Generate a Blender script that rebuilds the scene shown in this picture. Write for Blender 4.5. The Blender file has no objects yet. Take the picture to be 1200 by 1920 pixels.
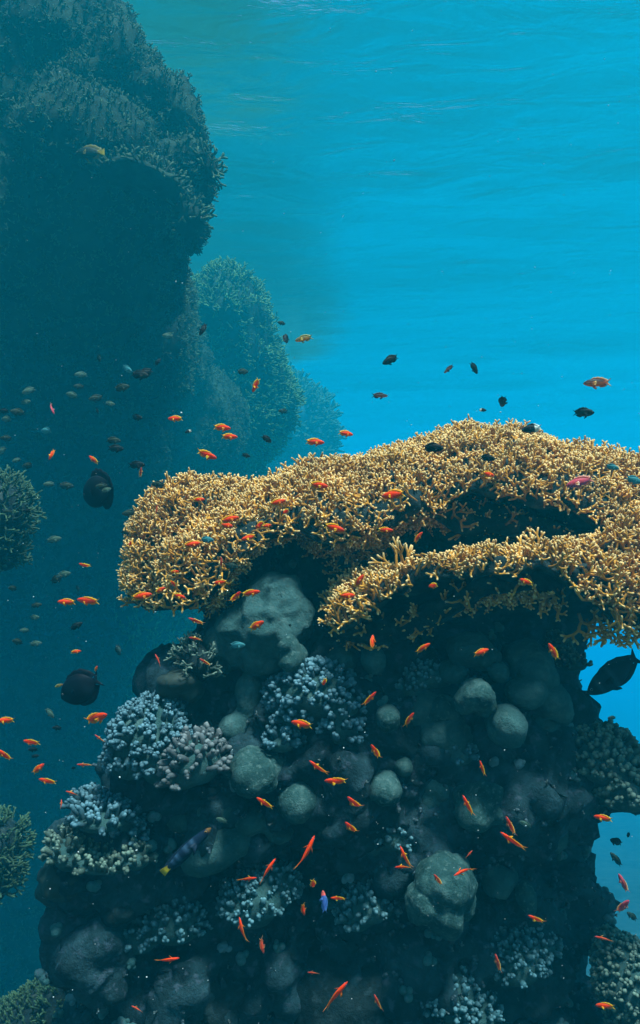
import bpy, math
import numpy as np
from mathutils import Vector, Matrix

S = bpy.context.scene
COL = S.collection
rng = np.random.default_rng(7)

# ------------------------------------------------------------------ camera, sky, sun, exposure
CAM_Z = 2.7
K = math.tan(math.radians(21.0)) / 600.0          # half the frame is 600 photo pixels wide
PITCH = math.radians(3.0)
cd = bpy.data.cameras.new("camera")
cam = bpy.data.objects.new("camera", cd)
COL.objects.link(cam)
cam.location = (0, 0, CAM_Z)
cam.rotation_euler = (math.radians(90) + PITCH, 0, 0)
cd.sensor_fit = 'HORIZONTAL'
cd.angle = math.radians(42.0)
cd.clip_start = 0.05
cd.clip_end = 1000
S.camera = cam

SUN_EL, SUN_AZ = 71.0, 140.0                       # azimuth from +Y, clockwise: the sun stands high to the right, a little behind the camera
sun_to = Vector((math.cos(math.radians(SUN_EL)) * math.sin(math.radians(SUN_AZ)),
                 math.cos(math.radians(SUN_EL)) * math.cos(math.radians(SUN_AZ)),
                 math.sin(math.radians(SUN_EL))))
W_ = bpy.data.worlds.new("World")
S.world = W_
W_.use_nodes = True
wn = W_.node_tree
sky = wn.nodes.new('ShaderNodeTexSky')
sky.sky_type = 'NISHITA'
sky.sun_disc = False
sky.sun_elevation = math.radians(SUN_EL)
sky.sun_rotation = math.radians(SUN_AZ)
bg = wn.nodes['Background']
bg.inputs['Strength'].default_value = 0.09
wn.links.new(sky.outputs['Color'], bg.inputs['Color'])
sl = bpy.data.lights.new("sun", 'SUN')
sl.energy = 5.0
sl.angle = math.radians(10)                        # rippled water spreads the sun
sl.color = (1.0, 0.95, 0.9)
sun = bpy.data.objects.new("sun", sl)
COL.objects.link(sun)
sun.rotation_euler = sun_to.to_track_quat('Z', 'Y').to_euler()

S.view_settings.view_transform = 'Standard'
S.view_settings.look = 'None'
S.view_settings.gamma = 1.0
S.view_settings.exposure = 1.08
S.render.engine = 'CYCLES'
cy = S.cycles
cy.volume_bounces = 3
cy.max_bounces = 8
cy.diffuse_bounces = 3
cy.glossy_bounces = 2
cy.transmission_bounces = 3
cy.transparent_max_bounces = 6
cy.caustics_reflective = False
cy.caustics_refractive = False
cy.use_denoising = True

# ------------------------------------------------------------------ helpers
CP, SP = math.cos(PITCH), math.sin(PITCH)
RIGHT = np.array([1.0, 0, 0]); FWD = np.array([0, CP, SP]); UPV = np.array([0, -SP, CP])


def at(px, py, Y):
    """World point seen at photo pixel (px, py) at distance Y along the camera's axis."""
    px, py, Y = (np.asarray(v, float) for v in (px, py, Y))
    x = (px - 600) * K * Y
    z = (960 - py) * K * Y
    return (x[..., None] * RIGHT + z[..., None] * UPV + Y[..., None] * FWD) + np.array([0, 0, CAM_Z])


def nrm(v):
    return v / np.maximum(np.linalg.norm(v, axis=-1, keepdims=True), 1e-9)


def _hash(i, j, k, seed):
    h = (i.astype(np.int64) * 374761393 + j.astype(np.int64) * 668265263 + k.astype(np.int64) * 2147483647 + seed * 974634777) & 0xFFFFFFFF
    h = ((h ^ (h >> 13)) * 1274126177) & 0xFFFFFFFF
    h = ((h ^ (h >> 15)) * 2246822519) & 0xFFFFFFFF
    return ((h ^ (h >> 16)) & 0xFFFFFF) / float(0xFFFFFF)


def vnoise(p, seed=0):
    """Value noise in -1..1 at points p (N, 3)."""
    f = np.floor(p).astype(np.int64)
    t = p - f
    t = t * t * t * (t * (t * 6 - 15) + 10)
    out = 0
    for a in (0, 1):
        for b in (0, 1):
            for c in (0, 1):
                w = (t[:, 0] if a else 1 - t[:, 0]) * (t[:, 1] if b else 1 - t[:, 1]) * (t[:, 2] if c else 1 - t[:, 2])
                out = out + w * _hash(f[:, 0] + a, f[:, 1] + b, f[:, 2] + c, seed)
    return out * 2 - 1


def fbm(p, octaves=4, seed=0, gain=0.5):
    s, a, t = 0, 1.0, 0
    for o in range(octaves):
        s = s + a * vnoise(p * 2.0 ** o + 17.3 * o, seed + o)
        t += a
        a *= gain
    return s / t


def worley(p, seed=0):
    """Distance to the nearest of one jittered point per unit cell."""
    f = np.floor(p).astype(np.int64)
    best = np.full(len(p), 9.0)
    for a in (-1, 0, 1):
        for b in (-1, 0, 1):
            for c in (-1, 0, 1):
                i, j, k = f[:, 0] + a, f[:, 1] + b, f[:, 2] + c
                q = np.stack([i + _hash(i, j, k, seed), j + _hash(i, j, k, seed + 1), k + _hash(i, j, k, seed + 2)], 1)
                best = np.minimum(best, np.sum((p - q) ** 2, 1))
    return np.sqrt(best)


def link(o, parent=None):
    COL.objects.link(o)
    if parent is not None:
        o.parent = parent
    return o


def mesh_np(name, V, F, smooth=True, attrs=None):
    """Mesh from arrays; F is a list of face arrays ((n, 3) and/or (n, 4))."""
    me = bpy.data.meshes.new(name)
    V = np.asarray(V, np.float32)
    F = [np.asarray(f, np.int32) for f in F if len(f)]
    loops = np.concatenate([f.ravel() for f in F])
    sizes = np.concatenate([np.full(len(f), f.shape[1], np.int32) for f in F])
    me.vertices.add(len(V)); me.vertices.foreach_set('co', V.ravel())
    me.loops.add(len(loops)); me.loops.foreach_set('vertex_index', loops)
    me.polygons.add(len(sizes))
    me.polygons.foreach_set('loop_start', np.concatenate([[0], np.cumsum(sizes)[:-1]]).astype(np.int32))
    me.polygons.foreach_set('use_smooth', np.full(len(sizes), smooth))
    me.update(calc_edges=True)
    me.validate()
    for k, v in (attrs or {}).items():
        v = np.asarray(v, np.float32)
        if v.ndim == 1:
            a = me.attributes.new(k, 'FLOAT', 'POINT'); a.data.foreach_set('value', v)
        else:
            a = me.attributes.new(k, 'FLOAT_COLOR', 'POINT')
            a.data.foreach_set('color', np.concatenate([v, np.ones((len(v), 1), np.float32)], 1).ravel())
    return me


def obj(name, me, m=None, parent=None):
    o = bpy.data.objects.new(name, me)
    if m is not None and not me.materials:
        me.materials.append(m)
    return link(o, parent)


def tag(o, label=None, cat=None, group=None, kind=None):
    for k, v in (('label', label), ('category', cat), ('group', group), ('kind', kind)):
        if v:
            o[k] = v
    return o


# -------- geometry generators
def tubes(P, R, sides=6, T=None):
    """Tapered tubes along N polylines P (N, M, 3) with radii R (N, M), closed by rounded tips. T: an attribute (N, M)."""
    N, M, _ = P.shape
    D = np.empty_like(P)
    D[:, 1:-1] = P[:, 2:] - P[:, :-2]
    D[:, 0] = P[:, 1] - P[:, 0]
    D[:, -1] = P[:, -1] - P[:, -2]
    D = nrm(D)
    # rounded tip: two more rings
    tip1 = P[:, -1] + D[:, -1] * R[:, -1:] * 0.6
    tip2 = P[:, -1] + D[:, -1] * R[:, -1:] * 0.95
    P = np.concatenate([P, tip1[:, None], tip2[:, None]], 1)
    D = np.concatenate([D, D[:, -1:], D[:, -1:]], 1)
    R = np.concatenate([R, R[:, -1:] * 0.78, R[:, -1:] * 0.3], 1)
    if T is not None:
        T = np.concatenate([T, T[:, -1:], T[:, -1:]], 1)
    M += 2
    ref = np.tile(np.array([0.31, 0.2, 0.93]), (N, 1))
    ref[np.abs((ref * D[:, 0]).sum(-1)) > 0.9] = (1, 0, 0)
    A = nrm(np.cross(D, ref[:, None, :]))
    B = np.cross(D, A)
    ang = np.arange(sides) * 2 * np.pi / sides
    V = P[:, :, None] + R[:, :, None, None] * (np.cos(ang)[:, None] * A[:, :, None] + np.sin(ang)[:, None] * B[:, :, None])
    base = (np.arange(N) * M * sides)[:, None, None] + (np.arange(M - 1) * sides)[None, :, None]
    s = np.arange(sides); s2 = (s + 1) % sides
    Q = np.stack([base + s, base + s2, base + sides + s2, base + sides + s], -1).reshape(-1, 4)
    V = V.reshape(-1, 3)
    nv = len(V)
    capv = P[:, -1] + D[:, -1] * R[:, -1:] * 0.3
    last = (np.arange(N) * M * sides + (M - 1) * sides)[:, None]
    tri = np.stack([last + s, last + s2, np.broadcast_to((nv + np.arange(N))[:, None], (N, sides))], -1).reshape(-1, 3)
    V = np.concatenate([V, capv])
    t = None
    if T is not None:
        t = np.concatenate([np.repeat(T.reshape(-1), sides), T[:, -1]])
    return V, Q, tri, t


def fork(P0, D0, levels, L, R0, spread, up=0.25, wig=0.25, taper=0.88, keep=1.0, nseg=3, seed=1, planes=None, upv=(0, 0, 1)):
    """Twice-forking branches from base points P0 along D0. Returns P (n, nseg+1, 3), R, T (0 at the root, 1 at the tips)."""
    g = np.random.default_rng(seed)
    upv = np.array(upv, float)
    outP, outR, outT = [], [], []
    p, d = P0, nrm(D0)
    r = np.full(len(p), R0) * g.uniform(0.85, 1.15, len(p))
    pl = nrm(np.cross(d, nrm(g.normal(size=d.shape)))) if planes is None else planes
    tot = levels
    for lev in range(levels):
        n = len(p)
        ln = (L if np.isscalar(L) else np.interp(vnoise(p * 6.0, 9), [-0.7, 0.7], L)) * (0.82 ** lev) * g.uniform(0.6, 1.4, n)
        pts = [p]; cur = p; dd = d
        for s in range(nseg):
            dd = nrm(dd + up * 0.35 * upv + g.normal(size=(n, 3)) * wig * 0.35)
            cur = cur + dd * (ln / nseg)[:, None]
            pts.append(cur)
        P = np.stack(pts, 1)
        r1 = r * taper
        rr = np.linspace(0, 1, nseg + 1)[None] * (r1 - r)[:, None] + r[:, None]
        tt = (lev + np.linspace(0, 1, nseg + 1)[None] * np.ones((n, 1))) / tot
        outP.append(P); outR.append(rr); outT.append(tt)
        if lev == levels - 1:
            break
        ax = nrm(pl - (pl * dd).sum(1, keepdims=True) * dd + g.normal(size=(n, 3)) * 0.3)
        th = spread * g.uniform(0.6, 1.35, (n, 2))
        d1 = nrm(dd * np.cos(th[:, :1]) + ax * np.sin(th[:, :1]))
        d2 = nrm(dd * np.cos(th[:, 1:]) - ax * np.sin(th[:, 1:]))
        keep1 = g.random(n) < keep; keep2 = g.random(n) < keep
        p = np.concatenate([cur[keep1], cur[keep2]])
        d = np.concatenate([d1[keep1], d2[keep2]])
        r = np.concatenate([r1[keep1], r1[keep2]])
        pl = np.concatenate([ax[keep1], ax[keep2]])
    P = np.concatenate(outP); R = np.concatenate(outR); T = np.concatenate(outT)
    return P, R, T


def branch_mesh(name, P, R, T, sides=6):
    V, Q, tri, t = tubes(P, R, sides, T)
    return mesh_np(name, V, [Q, tri], True, {'tip': t})


def ico(sub=1):
    import bmesh
    bm = bmesh.new()
    bmesh.ops.create_icosphere(bm, subdivisions=sub, radius=1)
    v = np.array([x.co[:] for x in bm.verts]); f = np.array([[q.index for q in x.verts] for x in bm.faces])
    bm.free()
    return v, f


def instances(bv, bf, pos, X, Y, Z, extra=None):
    """Copies of a base shape with axes X, Y, Z (N, 3; already scaled) at pos, as arrays."""
    V = pos[:, None] + bv[None, :, 0:1] * X[:, None] + bv[None, :, 1:2] * Y[:, None] + bv[None, :, 2:3] * Z[:, None]
    F = (np.arange(len(pos)) * len(bv))[:, None, None] + bf[None]
    return V.reshape(-1, 3), F.reshape(-1, bf.shape[1])


def frame(d, g):
    a = nrm(np.cross(d, nrm(g.normal(size=d.shape))))
    return a, np.cross(d, a)


def vnormals(V, F):
    n = np.zeros_like(V)
    for f in F:
        e = np.cross(V[f[:, 1]] - V[f[:, 0]], V[f[:, 2]] - V[f[:, 0]])
        for c in range(f.shape[1]):
            np.add.at(n, f[:, c], e)
    return nrm(n)


def arrays(me):
    V = np.empty(len(me.vertices) * 3, np.float32); me.vertices.foreach_get('co', V)
    N = np.empty(len(me.vertices) * 3, np.float32); me.vertices.foreach_get('normal', N)
    return V.reshape(-1, 3).astype(float), N.reshape(-1, 3).astype(float)


def setco(me, V):
    me.vertices.foreach_set('co', np.asarray(V, np.float32).ravel())
    me.update()


ICO3 = ico(3); ICO2 = ico(2); ICO1 = ico(1)


def blob(name, parts, voxel, smooth=4):
    """One closed surface wrapped round ellipsoids (centre, radii, tilt in degrees about the view axis)."""
    Vs, Fs, n = [], [], 0
    for c, r, tilt in parts:
        v = ICO3[0] * np.array(r)
        t = math.radians(tilt)
        v = np.stack([v[:, 0] * math.cos(t) - v[:, 2] * math.sin(t), v[:, 1], v[:, 0] * math.sin(t) + v[:, 2] * math.cos(t)], 1)
        Vs.append(v + np.array(c)); Fs.append(ICO3[1] + n); n += len(v)
    me = mesh_np(name + "_src", np.concatenate(Vs), [np.concatenate(Fs)])
    o = bpy.data.objects.new(name + "_src", me)
    COL.objects.link(o)
    md = o.modifiers.new("r", 'REMESH'); md.mode = 'VOXEL'; md.voxel_size = voxel; md.use_smooth_shade = True
    if smooth:
        sm = o.modifiers.new("s", 'SMOOTH'); sm.iterations = smooth; sm.factor = 0.5
    dg = bpy.context.evaluated_depsgraph_get()
    out = bpy.data.meshes.new_from_object(o.evaluated_get(dg))
    bpy.data.objects.remove(o); bpy.data.meshes.remove(me)
    out.name = name
    return out


def E(px, py, Y, rx, ry, rz, tilt=0):
    """Ellipsoid by photo pixels at a distance; rz (depth radius) in metres."""
    return (at(px, py, Y), (rx * K * Y, rz, ry * K * Y), tilt)


def sample(me, n, g, keep=None, thin=0.0):
    """n random points on a mesh (positions, normals), optionally filtered and thinned to a spacing."""
    me.calc_loop_triangles()
    T = np.empty(len(me.loop_triangles) * 3, np.int32); me.loop_triangles.foreach_get('vertices', T); T = T.reshape(-1, 3)
    V, N = arrays(me)
    ar = np.linalg.norm(np.cross(V[T[:, 1]] - V[T[:, 0]], V[T[:, 2]] - V[T[:, 0]]), axis=1)
    idx = g.choice(len(T), n, p=ar / ar.sum())
    a, b = g.random(n), g.random(n)
    sw = a + b > 1; a[sw] = 1 - a[sw]; b[sw] = 1 - b[sw]
    t = T[idx]
    p = V[t[:, 0]] + a[:, None] * (V[t[:, 1]] - V[t[:, 0]]) + b[:, None] * (V[t[:, 2]] - V[t[:, 0]])
    nn = nrm(N[t].mean(1))
    if keep is not None:
        m = keep(p, nn); p, nn = p[m], nn[m]
    if thin:
        cells = {}
        sel = []
        inv = 1 / thin
        for i, q in enumerate(p):
            c = (int(q[0] * inv // 1), int(q[1] * inv // 1), int(q[2] * inv // 1))
            ok = True
            for dx in (-1, 0, 1):
                for dy in (-1, 0, 1):
                    for dz in (-1, 0, 1):
                        for j in cells.get((c[0] + dx, c[1] + dy, c[2] + dz), ()):
                            if (p[j, 0] - q[0]) ** 2 + (p[j, 1] - q[1]) ** 2 + (p[j, 2] - q[2]) ** 2 < thin * thin:
                                ok = False; break
                        if not ok: break
                    if not ok: break
                if not ok: break
            if ok:
                cells.setdefault(c, []).append(i); sel.append(i)
        p, nn = p[sel], nn[sel]
    return p, nn


# ------------------------------------------------------------------ materials
def mat(name):
    m = bpy.data.materials.new(name)
    m.use_nodes = True
    t = m.node_tree
    return m, t, t.nodes['Principled BSDF']


def nd(t, typ, **kw):
    n = t.nodes.new(typ)
    for k, v in kw.items():
        if k.startswith('i_'):
            n.inputs[k[2:].replace('_', ' ')].default_value = v
        else:
            setattr(n, k, v)
    return n


def ramp(t, stops):
    n = t.nodes.new('ShaderNodeValToRGB')
    e = n.color_ramp.elements
    while len(e) < len(stops):
        e.new(0.5)
    for x, (p, c) in zip(e, stops):
        x.position = p; x.color = (*c, 1)
    return n


def m_rock(name, stops, scale=5.0, bump=0.6, fine=60.0, speckle=None):
    m, t, b = mat(name)
    tc = nd(t, 'ShaderNodeNewGeometry')
    n1 = nd(t, 'ShaderNodeTexNoise'); n1.inputs['Scale'].default_value = scale; n1.inputs['Detail'].default_value = 8; n1.inputs['Roughness'].default_value = 0.68
    t.links.new(tc.outputs['Position'], n1.inputs['Vector'])
    r = ramp(t, stops)
    t.links.new(n1.outputs['Fac'], r.inputs['Fac'])
    col = r.outputs['Color']
    if speckle:
        v = nd(t, 'ShaderNodeTexNoise'); v.inputs['Scale'].default_value = fine * 0.45; v.inputs['Detail'].default_value = 5
        t.links.new(tc.outputs['Position'], v.inputs['Vector'])
        r2 = ramp(t, [(0.56, (0, 0, 0)), (0.68, (1, 1, 1))])
        t.links.new(v.outputs['Fac'], r2.inputs['Fac'])
        mx = nd(t, 'ShaderNodeMix', data_type='RGBA')
        t.links.new(r2.outputs['Color'], mx.inputs['Factor'])
        t.links.new(col, mx.inputs['A']); mx.inputs['B'].default_value = (*speckle, 1)
        col = mx.outputs['Result']
    t.links.new(col, b.inputs['Base Color'])
    n2 = nd(t, 'ShaderNodeTexNoise'); n2.inputs['Scale'].default_value = fine; n2.inputs['Detail'].default_value = 6; n2.inputs['Roughness'].default_value = 0.7
    t.links.new(tc.outputs['Position'], n2.inputs['Vector'])
    bp = nd(t, 'ShaderNodeBump'); bp.inputs['Strength'].default_value = bump; bp.inputs['Distance'].default_value = 0.012
    t.links.new(n2.outputs['Fac'], bp.inputs['Height'])
    t.links.new(bp.outputs['Normal'], b.inputs['Normal'])
    b.inputs['Roughness'].default_value = 0.9
    b.inputs['Specular IOR Level'].default_value = 0.1
    return m


def m_branch(name, root, mid, tip, t0=0.72, scale=9.0):
    """Coral skin: colour from dark root to pale growing tip, mottled between colonies."""
    m, t, b = mat(name)
    a = nd(t, 'ShaderNodeAttribute', attribute_name='tip')
    r = ramp(t, [(0.0, root), (t0 * 0.7, mid), (t0, mid), (1.0, tip)])
    t.links.new(a.outputs['Fac'], r.inputs['Fac'])
    g = nd(t, 'ShaderNodeNewGeometry')
    n = nd(t, 'ShaderNodeTexNoise'); n.inputs['Scale'].default_value = scale; n.inputs['Detail'].default_value = 4
    t.links.new(g.outputs['Position'], n.inputs['Vector'])
    hs = nd(t, 'ShaderNodeHueSaturation')
    mr = nd(t, 'ShaderNodeMapRange'); mr.inputs['From Min'].default_value = 0.3; mr.inputs['From Max'].default_value = 0.7
    mr.inputs['To Min'].default_value = 0.6; mr.inputs['To Max'].default_value = 1.25
    t.links.new(n.outputs['Fac'], mr.inputs['Value'])
    t.links.new(mr.outputs['Result'], hs.inputs['Value'])
    t.links.new(r.outputs['Color'], hs.inputs['Color'])
    t.links.new(hs.outputs['Color'], b.inputs['Base Color'])
    n2 = nd(t, 'ShaderNodeTexNoise'); n2.inputs['Scale'].default_value = 260; n2.inputs['Detail'].default_value = 3
    t.links.new(g.outputs['Position'], n2.inputs['Vector'])
    bp = nd(t, 'ShaderNodeBump'); bp.inputs['Strength'].default_value = 0.35; bp.inputs['Distance'].default_value = 0.003
    t.links.new(n2.outputs['Fac'], bp.inputs['Height']); t.links.new(bp.outputs['Normal'], b.inputs['Normal'])
    b.inputs['Roughness'].default_value = 0.75
    b.inputs['Specular IOR Level'].default_value = 0.25
    return m


def m_fish(name, rough=0.35, spec=0.4, sss=0.0):
    m, t, b = mat(name)
    a = nd(t, 'ShaderNodeAttribute', attribute_name='col')
    tc = nd(t, 'ShaderNodeTexCoord')
    v = nd(t, 'ShaderNodeTexVoronoi'); v.inputs['Scale'].default_value = 38
    t.links.new(tc.outputs['Object'], v.inputs['Vector'])
    mr = nd(t, 'ShaderNodeMapRange'); mr.inputs['From Max'].default_value = 0.6; mr.inputs['To Min'].default_value = 1.1; mr.inputs['To Max'].default_value = 0.8
    t.links.new(v.outputs['Distance'], mr.inputs['Value'])
    hs = nd(t, 'ShaderNodeHueSaturation')
    t.links.new(mr.outputs['Result'], hs.inputs['Value']); t.links.new(a.outputs['Color'], hs.inputs['Color'])
    t.links.new(hs.outputs['Color'], b.inputs['Base Color'])
    b.inputs['Roughness'].default_value = rough
    b.inputs['Specular IOR Level'].default_value = spec
    if sss:
        b.inputs['Subsurface Weight'].default_value = sss            # small bright fish let light through
        b.inputs['Subsurface Radius'].default_value = (1.0, 0.35, 0.15)
        b.inputs['Subsurface Scale'].default_value = 0.02
    return m


M_ROCK = m_rock("reef_rock", [(0.36, (0.003, 0.009, 0.012)), (0.5, (0.012, 0.03, 0.036)), (0.63, (0.026, 0.058, 0.07)), (0.77, (0.06, 0.11, 0.13))], 6.0, 0.9, 70, (0.045, 0.065, 0.085))
M_WALL = m_rock("wall_rock", [(0.32, (0.004, 0.010, 0.008)), (0.5, (0.010, 0.022, 0.016)), (0.68, (0.026, 0.05, 0.034))], 2.2, 0.9, 18, (0.02, 0.04, 0.028))
M_FIRE = m_branch("fire_coral_skin", (0.14, 0.05, 0.004), (0.50, 0.205, 0.016), (0.82, 0.50, 0.20), 0.86)
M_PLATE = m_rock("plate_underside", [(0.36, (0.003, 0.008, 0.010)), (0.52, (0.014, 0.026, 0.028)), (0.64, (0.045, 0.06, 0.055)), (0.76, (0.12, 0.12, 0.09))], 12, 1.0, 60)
M_LUMP = m_rock("massive_coral_skin", [(0.3, (0.009, 0.032, 0.032)), (0.5, (0.03, 0.075, 0.072)), (0.7, (0.085, 0.15, 0.14))], 13, 1.0, 150, (0.09, 0.15, 0.14))
M_LUMPD = m_rock("lightened_massive_coral_skin", [(0.3, (0.016, 0.05, 0.05)), (0.55, (0.045, 0.10, 0.098)), (0.75, (0.11, 0.18, 0.17))], 11, 1.0, 110, (0.06, 0.105, 0.1))  # raised tones stand in for soft fill light under the overhang
M_DIM = m_rock("dark_coral_skin", [(0.32, (0.004, 0.008, 0.009)), (0.52, (0.010, 0.020, 0.022)), (0.7, (0.025, 0.042, 0.045))], 8, 0.9, 80, (0.022, 0.04, 0.046))  # darkest of the mound skins, used low on the pillar
M_KNOB = m_branch("knob_coral_skin", (0.008, 0.026, 0.032), (0.036, 0.088, 0.11), (0.115, 0.21, 0.25), 0.6, 14)
M_KNOBP = m_branch("pinkish_knob_coral_skin", (0.025, 0.03, 0.032), (0.075, 0.085, 0.09), (0.17, 0.175, 0.175), 0.6, 14)
M_KNOBY = m_branch("yellowish_knob_coral_skin", (0.02, 0.03, 0.024), (0.05, 0.078, 0.062), (0.15, 0.195, 0.15), 0.6, 14)
M_KNOBD = m_branch("lightened_knob_coral_skin", (0.012, 0.036, 0.04), (0.04, 0.10, 0.115), (0.11, 0.21, 0.24), 0.6, 14)  # lightened in the colour where ambient fill is weak
M_SLOPE = m_rock("haze_tinted_rock", [(0.32, (0.04, 0.09, 0.12)), (0.5, (0.07, 0.15, 0.20)), (0.68, (0.12, 0.22, 0.28))], 1.2, 0.6, 8)  # haze put into the colour: pale blue so the slope melts into the water
M_DOME = m_branch("lit_dome_coral_skin", (0.012, 0.04, 0.014), (0.035, 0.09, 0.03), (0.09, 0.18, 0.055), 0.6, 3)  # lighter and greener than the wall's coral: sunlit top put in the colour
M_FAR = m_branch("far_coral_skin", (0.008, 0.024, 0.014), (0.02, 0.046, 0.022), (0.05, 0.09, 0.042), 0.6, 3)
M_CRUST = m_branch("crust_skin", (0.012, 0.02, 0.024), (0.03, 0.05, 0.06), (0.075, 0.11, 0.13), 0.6, 5)
M_GROWTH = m_rock("encrusting_coral_skin", [(0.34, (0.018, 0.055, 0.056)), (0.48, (0.05, 0.125, 0.125)), (0.6, (0.10, 0.17, 0.19)), (0.74, (0.18, 0.29, 0.33))], 4.0, 0.8, 120, (0.10, 0.13, 0.15))  # tones lifted to make up for faint fill light on the pillar
M_TUFT = m_branch("algae_skin", (0.01, 0.014, 0.014), (0.03, 0.042, 0.042), (0.09, 0.11, 0.11), 0.6, 8)

# ------------------------------------------------------------------ water, seabed, surface
SURF_Z = 10.0


def grid(nx, ny, x0, x1, y0, y1):
    xs, ys = np.linspace(x0, x1, nx), np.linspace(y0, y1, ny)
    X, Y = np.meshgrid(xs, ys)
    i = (np.arange(ny - 1)[:, None] * nx + np.arange(nx - 1)[None]).ravel()
    return X.ravel(), Y.ravel(), np.stack([i, i + 1, i + nx + 1, i + nx], 1)


def build_setting():
    # seabed: sand at the foot of the reef, falling away with distance
    u = np.concatenate([np.linspace(-80, -12, 40), np.linspace(-11.6, 11.6, 150), np.linspace(12, 80, 40)])
    v = np.concatenate([np.linspace(-6, 14, 150), np.linspace(14.3, 240, 120)])
    X, Y = np.meshgrid(u, v)
    nx = len(u)
    i = (np.arange(len(v) - 1)[:, None] * nx + np.arange(nx - 1)[None]).ravel()
    F = np.stack([i, i + 1, i + nx + 1, i + nx], 1)
    X, Y = X.ravel(), Y.ravel()
    p = np.stack([X, Y, 0 * X], 1)
    Z = -3.4 - 0.16 * np.clip(Y - 5, 0, 60) + 0.22 * fbm(p * 0.35, 3, 5) + 0.05 * fbm(p * 2.0, 3, 8) + 0.02 * np.sin(Y * 16 + 5 * fbm(p * 0.8, 2, 3)) * (np.abs(X) < 12)
    me = mesh_np("sandy_seabed", np.stack([X, Y, Z], 1), [F])
    m = m_rock("sand", [(0.35, (0.02, 0.025, 0.024)), (0.55, (0.04, 0.045, 0.042)), (0.7, (0.075, 0.08, 0.07))], 3, 0.3, 50, (0.05, 0.055, 0.05))
    tag(obj("sandy_seabed", me, m), "pale rippled sand at the foot of the reef", "seabed", kind="structure")

    # rippled sea surface seen from below
    X, Y, F = grid(330, 330, -45, 45, -30, 70)
    p = np.stack([X, Y, 0 * X], 1)
    Z = SURF_Z + 0.22 * fbm(p * np.array([0.16, 0.30, 1]), 2, 21) + 0.05 * fbm(p * np.array([0.55, 1.0, 1]), 3, 22)
    me = mesh_np("water_surface", np.stack([X, Y, Z], 1), [F])
    m, t, b = mat("rippled_surface")
    t.nodes.remove(b)
    g = nd(t, 'ShaderNodeNewGeometry')
    mp = nd(t, 'ShaderNodeMapping'); mp.inputs['Scale'].default_value = (0.8, 1.9, 1); mp.inputs['Rotation'].default_value = (0, 0, 0.4)
    t.links.new(g.outputs['Position'], mp.inputs['Vector'])
    n = nd(t, 'ShaderNodeTexNoise'); n.inputs['Scale'].default_value = 0.8; n.inputs['Detail'].default_value = 7; n.inputs['Distortion'].default_value = 0.6
    t.links.new(mp.outputs['Vector'], n.inputs['Vector'])
    bp = nd(t, 'ShaderNodeBump'); bp.inputs['Strength'].default_value = 1.0; bp.inputs['Distance'].default_value = 0.085
    t.links.new(n.outputs['Fac'], bp.inputs['Height'])
    # from below, Fresnel gives the mirror beyond the critical angle and the window of sky within it
    fr = nd(t, 'ShaderNodeFresnel'); fr.inputs['IOR'].default_value = 1.33
    t.links.new(bp.outputs['Normal'], fr.inputs['Normal'])
    gl = nd(t, 'ShaderNodeBsdfAnisotropic'); gl.inputs['Roughness'].default_value = 0.3; gl.inputs['Color'].default_value = (0.66, 1.0, 0.86, 1)  # green of the upper water put into the mirror's colour
    t.links.new(bp.outputs['Normal'], gl.inputs['Normal'])
    tr = nd(t, 'ShaderNodeBsdfTransparent')
    mx = nd(t, 'ShaderNodeMixShader')
    t.links.new(fr.outputs[0], mx.inputs['Fac'])
    t.links.new(tr.outputs[0], mx.inputs[1]); t.links.new(gl.outputs[0], mx.inputs[2])
    t.links.new(mx.outputs[0], t.nodes['Material Output'].inputs['Surface'])
    tag(obj("water_surface", me, m), "rippled sea surface seen from below, bright streaks on it", "water surface", kind="structure")

    # the water itself
    import bmesh
    bm = bmesh.new()
    bmesh.ops.create_cube(bm, size=1)
    for vv in bm.verts:
        vv.co = ((-85 if vv.co.x < 0 else 85), (-5.5 if vv.co.y < 0 else 250), (-15.5 if vv.co.z < 0 else SURF_Z - 0.45))
    me = bpy.data.meshes.new("haze"); bm.to_mesh(me); bm.free()
    m, t, b = mat("sea_water")
    t.nodes.remove(b)
    pv = nd(t, 'ShaderNodeVolumePrincipled')
    pv.inputs['Color'].default_value = (0.004, 0.285, 0.37, 1)
    pv.inputs['Absorption Color'].default_value = (0.0, 0.56, 0.94, 1)
    pv.inputs['Density'].default_value = 0.056
    pv.inputs['Anisotropy'].default_value = 0.45
    t.links.new(pv.outputs[0], t.nodes['Material Output'].inputs['Volume'])
    tag(obj("haze", me, m), "clear blue sea water filling the whole scene", "water", kind="stuff")


build_setting()

# ------------------------------------------------------------------ the near coral head: rock
def displaced(me, layers):
    """layers: (kind, scale, amount, seed)"""
    for kind, sc, amt, seed in layers:
        V, N = arrays(me)
        if kind == 'fbm':
            d = fbm(V * sc, 4, seed)
        elif kind == 'ridge':
            d = 1 - 2 * np.abs(fbm(V * sc, 4, seed))
        elif kind == 'bump':
            d = 0.55 - worley(V * sc, seed)
        elif kind == 'pit':
            d = np.minimum(worley(V * sc, seed), 0.7) - 0.45
        setco(me, V + N * (d * amt)[:, None])
    return me


def tufts(name, me, n, L, r, parent, m, seed, levels=2, keep=None, thin=0.0, sides=4, up=0.4, nrm_w=1.0, spread=0.6):
    g = np.random.default_rng(seed)
    p, nn = sample(me, n, g, keep, thin)
    d = nrm(nn * nrm_w + g.normal(size=nn.shape) * 0.35)
    P, R, T = fork(p - nn * r, d, levels, L, r, spread, up, 0.5, 0.85, 0.95, 2, seed)
    return obj(name, branch_mesh(name, P, R, T, sides), m, parent)


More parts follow.
